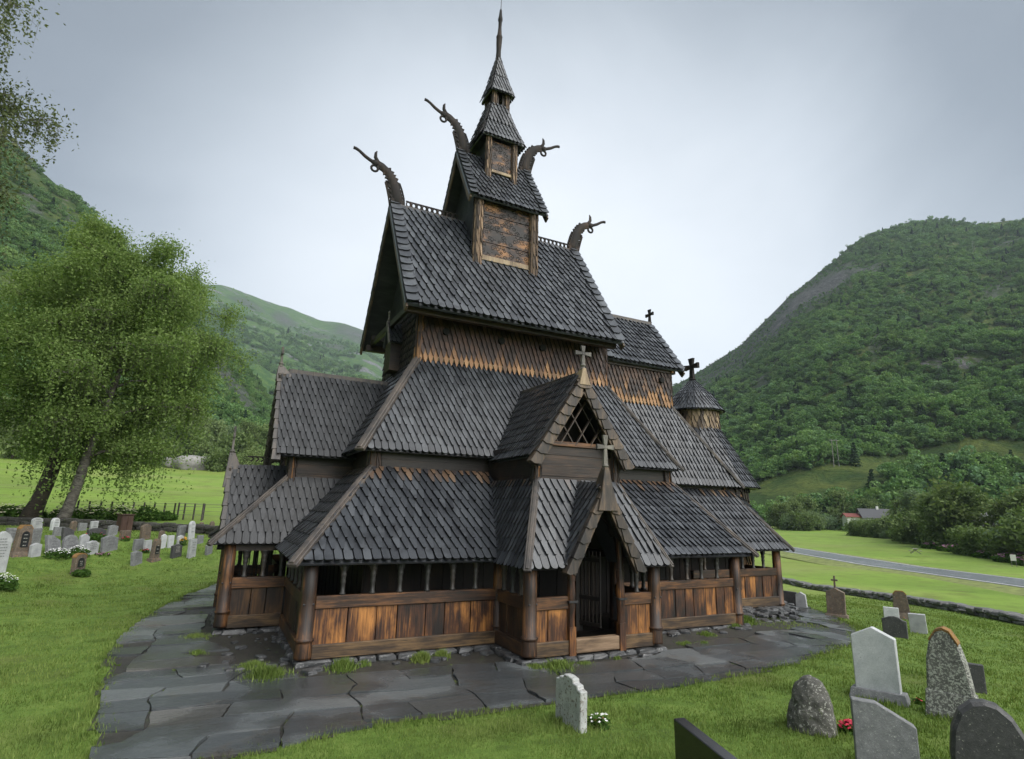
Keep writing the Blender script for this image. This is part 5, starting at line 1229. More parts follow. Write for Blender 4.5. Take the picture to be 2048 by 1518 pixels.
LEFT = [
 (-6.75, 27.9, .60, 1.45, .18, 'shoulder', 'g_light', 'tall pale granite gravestone cut by the left picture edge', dict(lines=7)),
 (-6.75, 30.67, .66, 1.20, .24, 'obelisk', 'g_brown', 'brown obelisk gravestone with orange lichen top and dark plaque', dict(plaque=(.30, .32, .80, True), lines=4, lmat='letters_l', cap='lichen', plinth=(.85, .14, .45))),
 (-7.54, 32.6, .62, .62, .14, 'flat', 'g_grey', 'plain grey slab gravestone behind the orange topped obelisk', dict(lines=3)),
 (-6.80, 32.65, .52, .68, .14, 'flat', 'g_grey', 'plain grey slab gravestone just right of the orange topped obelisk', dict(lines=3)),
 (-6.29, 30.78, .44, .54, .15, 'gable', 'g_light', 'small pale gable topped gravestone right of the orange obelisk', dict()),
 (-5.78, 31.38, .64, .80, .16, 'slant', 'g_grey', 'slanted grey gravestone behind the white daisies', dict(lines=4, lean=.25)),
 (-5.35, 31.91, .62, .74, .15, 'round', 'g_grey', 'round topped grey gravestone among the white daisies', dict(lines=3)),
 (-5.0, 32.74, .42, .62, .14, 'wave', 'g_light', 'pale narrow gravestone behind the second daisy clump', dict()),
 (-4.56, 32.0, .60, .58, .13, 'wave', 'g_light', 'low white gravestone with wavy top right of the daisies', dict(lines=4)),
 (-4.0, 32.66, .83, .70, .15, 'wave', 'g_grey', 'wide grey gravestone with rounded shoulders and small flowers', dict(lines=3)),
 (-4.47, 29.07, .50, .80, .20, 'arch', 'g_brown', 'brown arched gravestone with dark plaque standing alone in front', dict(plaque=(.30, .28, .48, True), lines=3, lmat='letters_l', cap='lichen')),
 (-2.70, 31.11, .60, .58, .14, 'gable', 'g_grey', 'tilted grey gravestone nearest the path on the left lawn', dict(lines=4, lean=.18)),
 (-2.10, 31.73, .40, .97, .22, 'obelisk', 'g_brown', 'brown obelisk gravestone with dark inset panel right of the tilted stone', dict(plaque=(.20, .30, .66, False), lines=3, lmat='letters_l', plinth=(.55, .12, .4))),
 (-1.27, 32.33, .54, .60, .16, 'gable', 'g_dark', 'dark granite gable topped gravestone with pale lettering', dict(lines=5, lmat='letters_l')),
 (-.63, 32.35, .42, .85, .16, 'flat', 'g_light', 'tall pale rectangular gravestone right of the dark granite one', dict(lines=4)),
 (.10, 32.78, .40, .48, .14, 'gable', 'g_grey', 'small grey gravestone nearest the church on the left lawn', dict()),
 (-.81, 35.3, .42, .90, .12, 'round', 'g_white', 'tall white round topped gravestone by the low wall', dict(lines=3)),
 (-1.95, 33.59, .28, .66, .12, 'gable', 'g_white', 'slim white gravestone beside the brown obelisk with inset panel', dict()),
 (-1.63, 33.71, .30, .57, .12, 'flat', 'g_white', 'slim white square gravestone between white and dark stones', dict()),
 (-2.85, 34.96, .52, .75, .18, 'shoulder', 'g_brown', 'grey brown shouldered gravestone in front of the wall', dict(lines=2)),
 (-2.92, 33.11, .52, .50, .14, 'flat', 'g_grey', 'grey flat topped gravestone left of its paler twin', dict()),
 (-2.51, 32.96, .40, .52, .14, 'flat', 'g_light', 'paler flat topped gravestone joined to the grey one', dict()),
 (-3.68, 34.79, .62, .42, .16, 'flat', 'g_brown', 'low wide tan gravestone with red flowers in front', dict()),
 (-4.84, 34.6, .89, .50, .16, 'wave', 'g_dark', 'wide dark gravestone with a green bush in front', dict()),
 (-4.36, 35.74, .50, .50, .14, 'gable', 'g_grey', 'grey gravestone right of the green bush', dict()),
 (-5.58, 38.6, .42, .46, .12, 'flat', 'g_light', 'small pale gravestone leaning before the wall', dict(lines=2)),
 (-8.17, 39.2, .58, .56, .13, 'arch', 'g_light', 'pale arched gravestone right of the big leaning trunk', dict(lines=3)),
 (-7.22, 38.26, .42, .62, .16, 'round', 'g_white', 'white round topped gravestone with dark side beside the birch trunks', dict(lines=3)),
 (-6.30, 37.44, .34, .54, .14, 'round', 'g_brown', 'brown round topped gravestone with pale face near the wall', dict()),
 (-6.0, 38.0, .42, .40, .14, 'flat', 'g_grey', 'small grey gravestone right of the brown round topped one', dict()),
 (-6.42, 34.96, .46, .42, .14, 'flat', 'g_grey', 'low grey gravestone left of the dark mid row stone', dict()),
 (-5.83, 33.93, .54, .58, .15, 'slant', 'g_dark', 'dark slanting gravestone behind the daisies', dict(lean=.1)),
 (-1.30, 35.27, .52, .66, .14, 'flat', 'g_grey', 'grey square gravestone left of the tall white one', dict(lines=3)),
 (-2.15, 35.0, .34, .44, .12, 'arch', 'g_brown', 'small brown arched gravestone between two white ones', dict()),
 (-.37, 34.45, .36, .40, .12, 'flat', 'g_grey', 'low grey gravestone right of the tall white one', dict()),
 (-1.24, 34.3, .36, .42, .12, 'gable', 'g_white', 'small white gravestone with a yellow bouquet', dict()),
 (-.47, 39.81, .26, .40, .12, 'arch', 'g_brown', 'dark brown arched gravestone beyond the low wall', dict()),
 (.1, 39.11, .34, .50, .12, 'round', 'g_brown', 'reddish round gravestone beyond the low wall near the church', dict()),
]
for i, (x, y, w, h, th, st, mt, lb, k) in enumerate(LEFT):
    G(gz(x, y), w, h, th, st, mt, lb, RL + R(((i * 37) % 17) - 8), **k)
RR = R(-62)     # right part: broad faces look south-west
RIGHT = [
 (21.31, 16.68, .55, .56, .14, 'flat', 'g_dark', 'mossy dark gravestone left of a pale pointed one by the path end', dict()),
 (21.2, 16.05, .42, .62, .14, 'point', 'g_light', 'pale pointed gravestone with lichen at the far end of the path', dict()),
 (20.67, 14.24, .60, 1.02, .24, 'gable', 'g_brown', 'tall brown gravestone topped by a small stone cross', dict(cap='cross', plinth=(.80, .12, .45))),
 (23.06, 13.31, .58, .95, .20, 'obelisk', 'g_brown', 'leaning brown lichen gravestone on a low plinth', dict(lean=-.06, plinth=(.95, .2, .5), cap='lichen')),
 (21.68, 12.89, .46, .50, .12, 'flat', 'g_white', 'small white square gravestone behind a darker one', dict()),
 (19.16, 11.33, .64, .60, .14, 'wave', 'g_dark', 'low dark grey gravestone in front of the small white one', dict()),
 (20.61, 11.44, .46, .58, .14, 'flat', 'g_light', 'pale square gravestone to the right of the low dark one', dict()),
 (13.8, 6.77, .40, .52, .12, 'flat', 'g_dark', 'small dark gravestone half hidden behind the lichen covered slab', dict()),
]
for i, (x, y, w, h, th, st, mt, lb, k) in enumerate(RIGHT): G(gz(x, y), w, h, th, st, mt, lb, RR + R(((i * 29) % 13) - 6), **k)
G(gz(11.44, 7.19), .72, 1.26, .20, 'gable', 'g_white', 'tall white marble gravestone on a sloping grey plinth', R(-66), plinth=(.98, .17, .46, 'g_grey'), bev=.015)
G(gz(11.6, 6.04), .64, 1.44, .24, 'egg', 'g_lichen', 'tall round topped slab covered in pale and orange lichen', R(-72), cap='lichen', plinth=(.78, .42, .36), bev=.03)
G(gz(9.0, 4.30), .86, 1.02, .24, 'egg', 'g_dark', 'dark speckled round topped gravestone cut by the lower right edge', R(-58), bev=.04)
G(gz(8.30, 5.21), .72, .84, .18, 'slant', 'g_grey', 'wide plain grey gravestone with a sloping shoulder in the foreground', R(-52), bev=.012)
G(gz(5.38, 5.36), 1.5, .72, .15, 'flat', 'g_black', 'polished black gravestone slab cut by the lower picture edge', R(-104), bev=.01)
G(gz(5.42, 8.38), .76, .72, .13, 'step', 'g_stain', 'streaked white gravestone with a stepped top beside the path', R(-92), bev=.012)
# rough field stone
rb = random.Random(4); mb = MB(); n = 14; rings = []
prof = [(-.15, 1.0), (.08, 1.02), (.25, .97), (.42, .86), (.58, .72), (.70, .54), (.78, .34), (.81, .12)]
for z, f in prof:
    ring = []
    for i in range(n):
        a = 2 * math.pi * i / n; j = 1 + .10 * mnoise.noise((math.cos(a) * 1.6, math.sin(a) * 1.6, z * 4)); ring.append((.36 * f * j * math.cos(a) + .03 * z, .26 * f * j * math.sin(a), z + .02 * mnoise.noise((a, z * 7, 1))))
    rings.append(ring)
vs = [p for r in rings for p in r]; fs = [(k * n + i, k * n + (i + 1) % n, (k + 1) * n + (i + 1) % n, (k + 1) * n + i) for k in range(len(prof) - 1) for i in range(n)] + [tuple((len(prof) - 1) * n + i for i in range(n))]
mb.add(vs, fs); o = mb.build('gravestone', M['g_boulder'], smooth=True); o.location = gz(8.77, 6.63); o.rotation_euler.z = R(-62)
sb = o.modifiers.new('sub', 'SUBSURF'); sb.levels = sb.render_levels = 3
tx = bpy.data.textures.new('rough', 'CLOUDS'); tx.noise_scale = .16; dm = o.modifiers.new('rough', 'DISPLACE'); dm.texture = tx; dm.strength = .06
tag(o, 'rough upright field stone gravestone with red flowers at its foot', 'gravestone', 'gravestones in the churchyard')
# brown wooden box by the left wall
t = thing('wooden_cabinet', 'dark brown wooden cabinet standing by the churchyard wall', 'cabinet', gz(-4.14, 38.0), local=True, rz=R(35))
M['brownwood'] = mat_wood('brown_painted_boards', (.03, .015, .011), (.055, .028, .02), (.09, .05, .035), 'z', .5, .6)
mb = MB(); mb.box((0, 0, .42), (.62, .45, .86)); mb.build('body', M['brownwood'], t, bevel=.01); mb = MB(); mb.box((0, 0, .87), (.70, .54, .05)); mb.build('lid', M['brownwood'], t, bevel=.008)
mb = MB(); mb.box((-.15, -.235, .42), (.27, .02, .76)); mb.build('door', M['brownwood'], t); mb = MB(); mb.box((.15, -.235, .42), (.27, .02, .76)); mb.build('door', M['brownwood'], t)
# ------------------------------------------------------------------ flowers
M['petal_w'] = mat_plain('white_petals', (.78, .78, .76), .6, .1); M['petal_r'] = mat_plain('red_petals', (.55, .02, .06), .5, .3); M['petal_p'] = mat_plain('pale_petals', (.62, .60, .42), .6, .2)
M['petal_y'] = mat_plain('yellow_petals', (.62, .33, .02), .5, .2); M['stem'] = mat_leaf('flower_leaves', (.03, .07, .015), (.05, .11, .02), (.08, .15, .03))
M['petal_pk'] = mat_plain('pink_petals', (.32, .14, .24), .6, .3)
def flowers(at, r, h, nf, petal, label, nl=260, fs=.04, name='flowering_plant', cat='flowers', group=None, leaf=.09):
    rng = np.random.default_rng(int(abs(at[0]) * 100 + 7)); t = thing(name, label, cat, at, group, local=True)
    a = rng.uniform(0, 6.28, nl); q = np.sqrt(rng.random(nl)) * r; P = np.stack([q * np.cos(a), q * np.sin(a), rng.random(nl) * h * .9 * (1 - (q / r) ** 2 * .5)], 1)
    V, F = rot_quads(P, leaf, rng, .3, 1.8); npmesh('foliage', V, F, M['stem'], t)
    if nf:
        mb = MB(); rn = random.Random(nf)
        for i in range(nf):
            a, q = rn.uniform(0, 6.28), math.sqrt(rn.random()) * r * .95; c = Vector((q * math.cos(a), q * math.sin(a), h * (1 - (q / r) ** 2 * .45) * rn.uniform(.75, 1.1))); s = fs * rn.uniform(.6, 1.2); tl = Vector((rn.uniform(-.5, .5), rn.uniform(-.5, .5), 1)).normalized(); u = tl.orthogonal().normalized(); w = tl.cross(u)
            ring = [c + (u * math.cos(k * math.pi / 5) + w * math.sin(k * math.pi / 5)) * (s * (.55 if k % 2 else 1)) for k in range(10)]
            mb.add(ring + [c + tl * s * .35], [(k, (k + 1) % 10, 10) for k in range(10)])
        mb.build('blossoms', M[petal], t)
    return t
flowers(gz(-6.0, 25.4), .55, .50, 80, 'petal_w', 'big clump of white daisies at the left picture edge', 500, .036)
flowers(gz(-5.55, 31.0), .50, .38, 62, 'petal_w', 'white daisy clump in front of the slanted grey gravestone', 300)
flowers(gz(-4.95, 31.5), .42, .46, 58, 'petal_w', 'white daisy clump left of the wavy white gravestone', 260)
flowers(gz(-4.30, 28.85), .30, .30, 0, 'petal_w', 'small dark green bush at the foot of the lone brown gravestone', 300, name='grave_bush', cat='bush')
flowers(gz(-4.8, 34.2), .5, .40, 8, 'petal_r', 'green bush with a few red flowers before the wide dark gravestone', 420, name='grave_bush', cat='bush')
flowers(gz(-3.6, 34.45), .18, .22, 26, 'petal_r', 'small red flowers before the low tan gravestone', 60)
flowers(gz(-2.55, 32.75), .16, .2, 20, 'petal_r', 'small red flowers beside the paler twin gravestone', 50)
flowers(gz(-1.1, 34.1), .15, .42, 26, 'petal_y', 'yellow bouquet beside the small white gravestone', 60, .06)
flowers(gz(-4.1, 31.95), .3, .14, 24, 'petal_pk', 'low pink flowers at the foot of the wavy white gravestone', 60)
flowers(gz(9.22, 6.34), .14, .17, 40, 'petal_r', 'bright red flowers at the foot of the rough field stone', 70, .045, leaf=.06)
flowers(gz(5.78, 8.12), .17, .22, 16, 'petal_w', 'silvery white plant with red berries beside the stepped gravestone', 130, .035, leaf=.05)
flowers(gz(5.86, 8.2), .12, .10, 8, 'petal_r', 'few small red blossoms beside the stepped gravestone', 20, .02, leaf=.04)
flowers(gz(11.9, 6.75), .10, .10, 7, 'petal_r', 'tiny red and green plant beside the white marble plinth', 50, .025, leaf=.06)
flowers(gz(8.75, 5.0), .16, .12, 10, 'petal_pk', 'small dark red plant right of the wide grey gravestone', 70, .03, leaf=.06)
for i, (x, y) in enumerate(((-10.6, 44.0), (-9.7, 44.4), (-7.9, 44.6), (-6.6, 45.2), (-5.2, 45.6))):
    flowers(gz(x, y), .9, 1.0, 90, 'petal_p', ('tall cream flowering weeds at the far left behind the wall', 'tall cream flowering weeds left of the dark trunk', 'tall cream flowering weeds between the two birch trunks', 'tall cream flowering weeds right of the pale birch trunk', 'cream flowering weeds before the meadow fence')[i], 500, .09, group='flowering weeds behind the wall', leaf=.2)
for i, (x, y, r_, h_) in enumerate(((-3.9, 46.6, .9, 1.1), (-2.9, 47.2, .8, .7))):
    flowers(gz(x, y), r_, h_, 0, 'petal_w', ('round green bush beside the meadow fence', 'low green bush right of the round fence bush')[i], 600, name='bush', cat='bush', leaf=.16)
# ------------------------------------------------------------------ dry stone walls
def drywall(pts, w, h, label, seed, mat, s=(.35, .75)):
    rn = random.Random(seed); mb = MB()
    for a, b in zip(pts, pts[1:]):
        L = math.dist(a, b); rz = math.atan2(b[1] - a[1], b[0] - a[0]); rows = max(2, int(h / .2))
        for k in range(rows):
            t = rn.uniform(0, .3)
            while t < L:
                l = rn.uniform(*s); x, y = a[0] + (b[0] - a[0]) * t / L, a[1] + (b[1] - a[1]) * t / L
                hh = h / rows; stone(mb, x + rn.uniform(-.06, .06), y + rn.uniform(-.06, .06), gh(x, y) + hh * (k + .45) + rn.uniform(-.04, .04), l * 1.05, w * rn.uniform(.8, 1.1), hh * 1.15, rz + rn.uniform(-.12, .12), rn); t += l * .95
    o = mb.build('stone_wall', M[mat]); tag(o, label, 'wall'); return o
M['drystone'] = mat_stone('dry_stone', (.08, .08, .08), (.20, .20, .195), (.36, .36, .34), (.07, .09, .04), 3, .60, .66, .8, .8)
M['drystone_d'] = mat_stone('mossy_dry_stone', (.022, .022, .02), (.065, .062, .055), (.16, .16, .15), (.035, .05, .015), 3, .60, .58, .85, .8)
drywall([(-15, 42.6), (-10.1, 41.3), (-5.4, 39.6), (-1, 37.3), (2, 35.2), (6, 34.5)], .6, .45, 'low mossy dry stone wall closing the left churchyard', 3, 'drystone_d')
drywall([(44, 38), (42.8, 33.9), (38.0, 25.1), (35.6, 20.6), (32.6, 15.5), (31.0, 13.0), (28, 8)], .8, .38, 'low grey dry stone wall along the right churchyard edge', 5, 'drystone')
# ------------------------------------------------------------------ fences
M['fpost'] = mat_wood('weathered_fence_posts', (.02, .018, .015), (.05, .045, .04), (.12, .11, .10), 'z', .5, .8); M['wire'] = mat_plain('fence_wire', (.12, .12, .12), .4)
def fence(P, h, label, cat='fence'):
    t = thing('wire_fence', label, cat, gz(*P[0]))
    for x, y in P:
        mb = MB(); mb.tube([(x, y, gh(x, y) - .2), (x + .02, y, gh(x, y) + h)], [.06, .055], 7); mb.build('post', M['fpost'], t)
    mb = MB()
    for k in (.3, .55, .8, .96):
        for a, b in zip(P, P[1:]): mb.tube([(a[0], a[1], gh(*a) + h * k), (b[0], b[1], gh(*b) + h * k)], .012, 4)
    mb.build('wires', M['wire'], t)
    return t
fence([(-8.6 + i * .62, 47.6 + .04 * i) for i in range(14)], 1.15, 'close set weathered post and wire fence behind the birches')
fence([(-.6 + i * 1.55, 47.2 - .55 * i) for i in range(-1, 5)], 1.2, 'wide spaced thin post fence across the bright meadow')
# ------------------------------------------------------------------ far houses, poles, table, sign
M['hwhite'] = mat_plain('white_boarding', (.62, .62, .60), .6, .06); M['hroof'] = mat_plain('dark_tiles', (.05, .052, .058), .5); M['hred'] = mat_plain('red_boarding', (.16, .04, .03), .7, .2); M['hmetal'] = mat_plain('grey_sheet_roof', (.085, .09, .10), .6); M['hglass'] = mat_plain('window_glass', (.05, .06, .07), .15); M['htrim'] = mat_plain('white_trim', (.6, .6, .58), .6)
def house(name, label, at, rz, L, W, hw, hr, wall, roof, wins, chim=True, cat='house'):
    t = thing(name, label, cat, at, local=True, rz=rz); mb = MB()
    mb.plate([(-L / 2, -W / 2, 0), (-L / 2, W / 2, 0), (-L / 2, W / 2, hw), (-L / 2, 0, hw + hr), (-L / 2, -W / 2, hw)], (L, 0, 0)); mb.build('wall', M[wall], t)
    mb = MB()
    for s in (-1, 1): mb.plate([(-L / 2 - .5, 0, hw + hr + .1), (L / 2 + .5, 0, hw + hr + .1), (L / 2 + .5, s * (W / 2 + .5), hw - hr / W + .1), (-L / 2 - .5, s * (W / 2 + .5), hw - hr / W + .1)], (0, 0, .18))
    rf = mb.build('roof', M[roof], t)
    if chim: mb = MB(); mb.box((L * .1, 0, hw + hr + .5), (.7, .7, 1.3)); mb.build('chimney', M['hwhite'], rf)
    for x, z, s in wins:
        mb = MB(); y = s * (W / 2 + .03); mb.box((x, y, z), (1.3, .06, 1.2)); f = mb.build('window', M['htrim'], t); mb = MB(); mb.box((x, y + s * .02, z), (1.05, .06, .95)); mb.build('pane', M['hglass'], f)
    mb = MB(); mb.box((L * .3, -W / 2 - .04, 1.05), (1.0, .08, 2.1)); mb.build('door', M['htrim' if wall != 'hwhite' else 'hred'], t)
    return t
def polar(az, d, dz=0): x, y = d * math.sin(R(az)), d * math.cos(R(az)); return (x, y, gh(x, y) + dz)
house('white_house', 'white house with dark roof and chimney among the trees beyond the road', polar(58.9, 238, .4), R(-40), 9.5, 7.5, 4.4, 2.8, 'hwhite', 'hroof', ((-3, 1.5, -1), (0, 1.5, -1), (-3, 3.2, -1), (0, 3.2, -1)))
house('garden_shed', 'small pink roofed shed left of the white house', polar(57.4, 236, 1.8), R(-40), 6, 5, 3.2, 1.0, 'hwhite', 'hred', ((-1, 1.6, -1),), False, 'shed')
house('red_barn', 'red barn with grey sheet roof half hidden by trees', polar(66.1, 150, .6), R(-30), 6.5, 5.5, 3.8, 2.6, 'hred', 'hmetal', ((-2, 2.2, -1), (1, 2.2, -1)), False, 'barn')
house('white_cottage', 'small white cottage on the slope behind the big birch', polar(-.8, 290, -.5), R(20), 8, 6, 3, 2, 'hwhite', 'hroof', ((-2, 1.5, -1), (1, 1.5, -1)), True, 'cottage')
# bare rock beside the meadow
mb = MB(); rn = random.Random(8)
for (az, d, sx, sy, sz, rz) in ((-1.6, 170, 13, 9, 4.6, .4), (-.6, 176, 11, 8, 4.4, .9), (-3.0, 172, 8, 7, 3.2, .2)):
    c = polar(az, d); stone(mb, c[0], c[1], c[2] + .8, sx, sy, sz, rz, rn)
o = mb.build('rock_outcrop', mat_stone('bare_rock', (.17, .165, .16), (.33, .32, .31), (.10, .11, .07), None, .4, .6, rough=.9, bump=1.0), smooth=True); tag(o, 'pale bare rock outcrop at the top of the bright meadow', 'rock')
sb = o.modifiers.new('sub', 'SUBSURF'); sb.levels = sb.render_levels = 3; tx2 = bpy.data.textures.new('rock', 'CLOUDS'); tx2.noise_scale = 2.5; dm = o.modifiers.new('rock', 'DISPLACE'); dm.texture = tx2; dm.strength = 1.2
M['pole'] = mat_wood('grey_pole_wood', (.10, .095, .085), (.2, .19, .175), (.30, .29, .27), 'z', .5, .8)
def pylon(P, h, label):
    t = thing('power_pole', label, 'power pole', P, local=True, rz=R(-25), group='twin power poles on the slope')
    for s in (-1, 1): mb = MB(); mb.tube([(s * 1.3, 0, -1), (s * 1.2, 0, h)], [.2, .14], 8); mb.build('pole', M['pole'], t)
    mb = MB(); mb.beam((-2.4, 0, h - .5), (2.4, 0, h - .5), .18, .22); mb.build('crossarm', M['pole'], t)
for az, t_, h_, lb in ((56.5, .10, 13, 'twin wooden power pole above the white house on the slope'), (69.1, .02, 13, 'twin wooden power pole near the right picture edge'), (68.0, .72, 22, 'twin wooden power pole high on the wooded hillside')): pylon(hz('right', az, t_), h_, lb)
# picnic table and information boards in the field
t = thing('picnic_table', 'small wooden picnic table in the field beyond the road', 'picnic table', gz(102.1, 55.7, .45), local=True, rz=.6)
mb = MB(); mb.box((0, 0, .75), (1.9, .8, .06)); mb.build('tabletop', M['pole'], t)
for s in (-1, 1): mb = MB(); mb.box((0, s * .7, .45), (1.9, .28, .05)); mb.build('bench', M['pole'], t); mb = MB(); mb.beam((s * .7, -.7, 0), (s * .7, .25, .74), .08, .08); mb.beam((s * .7 + .09, .7, 0), (s * .7 + .09, -.25, .74), .08, .08); mb.build('leg', M['pole'], t)
for i, (dx, lb) in enumerate(((0, 'left one of two pale boards on posts by the field edge'), (1.3, 'right one of two pale boards on posts by the field edge'))):
    t = thing('information_board', lb, 'board', gz(96.3 + dx * .4, 40.3 - dx * .9), local=True, rz=R(-60), group='boards by the field edge'); mb = MB(); mb.box((0, 0, 1.25), (.6, .06, .8)); mb.build('panel', M['hwhite' if i == 0 else 'g_brown'], t)
    for s in (-1, 1): mb = MB(); mb.box((s * .24, .06, .7), (.07, .07, 1.7)); mb.build('post', M['pole'], t)
# weeds (pink willowherb) along the tree line
for i in range(9):
    az = 63 + i * 1.15; d = tab(edge, az) - 3; flowers(polar(az, d), 3.2, 1.3, 60, 'petal_pk', 'pink flowering willowherb along the dark tree line', 500, .28, name='willowherb', group='willowherb along the tree line', leaf=.5)
# ------------------------------------------------------------------ loose stones and grass
mb = MB(); rn = random.Random(21)
for k in range(150):
    x = rn.uniform(14.6, 20.2); y = CY - .15 - abs(rn.gauss(0, .55)) if x < 19 else rn.uniform(15, 18); f = rn.uniform(.10, .34)
    if y < 13.6 and x < 17: continue
    zz = gh(x, y) + max(0, .34 - (CY - y) * .32) * (1 if x < 19.3 else .5); stone(mb, x, y, zz, f * 1.3, f, f * .45, rn.uniform(0, 3), rn)
for k in range(40):
    x = rn.uniform(2.0, 14.5); yb = 13.0 if x < 6.3 or x > 10.2 else 11.35; y = yb - abs(rn.gauss(0, .18)); f = rn.uniform(.06, .22); stone(mb, x, y, gh(x, y) + .03, f * 1.4, f, f * .5, rn.uniform(0, 3), rn)
for k in range(30):
    x, y = rn.uniform(.1, 1.9), rn.uniform(13.3, 17); f = rn.uniform(.05, .2); stone(mb, x, y, gh(x, y) + .03, f * 1.4, f, f * .5, rn.uniform(0, 3), rn)
o = mb.build('rubble', M['found']); tag(o, kind='stuff')
M['blade'] = mat_leaf('grass_blades', (.074, .124, .022), (.138, .214, .042), (.225, .284, .086), .3)
_t = NT(M['blade'].node_tree)
_n = _t.noise(_t.coord(), .9, 4, .6)
for _b in [x for x in M['blade'].node_tree.nodes if x.type == 'BSDF_PRINCIPLED']:
    _l = _b.inputs['Base Color'].links[0].from_socket; _c = _t.mix(_t.math('MULTIPLY', _t.step(_n, .50, .68), .6), _l, (.035, .055, .012)); _c = _t.mix(_t.math('MULTIPLY', _t.step(_n, .46, .30), .55), _c, (.19, .22, .06)); _t.l(_c, _b.inputs['Base Color'])
def grass(seed=2):
    rng = np.random.default_rng(seed); rn = random.Random(seed); n = 0; tgt = 400000
    A = rng.uniform(-24, 74, 900000); D = 4.2 * (42 / 4.2) ** rng.random(900000)
    # even on screen, thinning with distance
    X = D * np.sin(np.radians(A)); Y = D * np.cos(np.radians(A))
    ok = np.ones(len(X), bool)
    P = np.array(PATH)
    def inp(X, Y, P):
        c = np.zeros(len(X), bool); j = len(P) - 1
        for i in range(len(P)):
            cond = ((P[i][1] > Y) != (P[j][1] > Y)) & (X < (P[j][0] - P[i][0]) * (Y - P[i][1]) / (P[j][1] - P[i][1] + 1e-12) + P[i][0]); c ^= cond; j = i
        return c
    bed = inp(X, Y, BED); wob = .12 * np.sin(X * 3.1 + 1) * np.sin(Y * 2.7)
    bed2 = inp(X + wob, Y + wob, BED); ok &= ~bed2
    X, Y, D = X[ok], Y[ok], D[ok]; X, Y, D = X[:tgt], Y[:tgt], D[:tgt]
    H = rng.uniform(.028, .062, len(X)); pat = np.array([mnoise.noise((x * 1.1, y * 1.1, 4)) for x, y in zip(X, Y)]); H *= 1 + .9 * np.clip(pat, -.4, 1)
    # tufts: along the flags, round the footings, between flags
    T = [];
    def tuft(x, y, r, h, n):
        for _ in range(n):
            a, q = rn.uniform(0, 6.28), abs(rn.gauss(0, r * .5)); T.append((x + q * math.cos(a), y + q * math.sin(a), h * rn.uniform(.5, 1.1) * math.exp(-(q / r) ** 2 * .5)))
    for x, y, r, h, n in ((1.35, 12.75, .45, .22, 900), (1.1, 13.5, .4, .16, 700), (2.75, 12.75, .3, .24, 600), (3.2, 12.9, .18, .14, 200), (4.45, 12.8, .25, .22, 500), (4.95, 12.9, .2, .2, 360), (6.95, 11.2, .5, .18, 1000), (7.6, 11.15, .3, .12, 300), (6.45, 11.35, .2, .14, 250), (8.6, 11.35, .15, .1, 120), (15.3, 13.6, .3, .26, 600), (14.9, 13.3, .2, .2, 250), (12.6, 12.6, .3, .12, 250), (14.2, 13.0, .2, .16, 200), (.0, 16.9, .45, .12, 500), (.1, 15.2, .3, .1, 250), (11.2, 11.9, .35, .1, 320), (11.6, 11.7, .25, .12, 250)): tuft(x, y, r, h, n)
    for k in range(800):                                              # moss and grass in the joints
        i, j = rn.randrange(-6, 28), rn.randrange(-2, 34)
        if (i, j) in lat and (i + 1, j) in lat and rn.random() < .8:
            a, b = lat[(i, j)], lat[(i + 1, j)] if rn.random() < .6 or (i, j + 1) not in lat else lat[(i, j + 1)]; s = rn.random(); x, y = a[0] + (b[0] - a[0]) * s, a[1] + (b[1] - a[1]) * s
            if inpoly(x, y, PATH): tuft(x, y, .10, .05, 40)
    m = len(OUT)
    for k in range(m - 1):                                            # ragged turf edge along the path
        a, b = OUT[k], OUT[k + 1]; L = math.dist(a, b)
        for s in range(int(L / .035)):
            q = rn.random(); x, y = a[0] + (b[0] - a[0]) * q + rn.gauss(0, .09), a[1] + (b[1] - a[1]) * q + rn.gauss(0, .09)
            for _ in range(5): T.append((x + rn.gauss(0, .05), y + rn.gauss(0, .05), rn.uniform(.03, .11)))
    for k in range(1700):                                             # thin growth on the soil strip
        x, y = rn.uniform(15.5, 21), rn.uniform(12.6, 15); T.append((x, y, rn.uniform(.03, .09)))
    for (gx, gy) in ((11.44, 7.19), (11.6, 6.04), (9.0, 4.30), (8.30, 5.21), (5.42, 8.38), (8.77, 6.63), (5.38, 5.36)):
        for k in range(500): a = rn.uniform(0, 6.28); q = rn.uniform(.15, .55); T.append((gx + q * math.cos(a), gy + q * math.sin(a), rn.uniform(.05, .13)))
    T = np.array(T); X = np.concatenate([X, T[:, 0]]); Y = np.concatenate([Y, T[:, 1]]); H = np.concatenate([H, T[:, 2]])
    Z = np.array([gh(x, y) for x, y in zip(X, Y)]); n = len(X); a = rng.uniform(0, 6.28, n); w = (.0035 + H * .045) * np.clip(np.hypot(X, Y) / 8, 1, 4); ln = rng.uniform(.1, .7, n) * H; b = rng.uniform(0, 6.28, n)
    V = np.empty((n, 3, 3)); dx, dy = np.cos(a) * w, np.sin(a) * w
    V[:, 0] = np.stack([X - dx, Y - dy, Z - .01], 1); V[:, 1] = np.stack([X + dx, Y + dy, Z - .01], 1); V[:, 2] = np.stack([X + np.cos(b) * ln, Y + np.sin(b) * ln, Z + H], 1)
    o = npmesh('grass', V.reshape(-1, 3), np.arange(n * 3).reshape(n, 3), M['blade']); tag(o, kind='stuff')
grass()
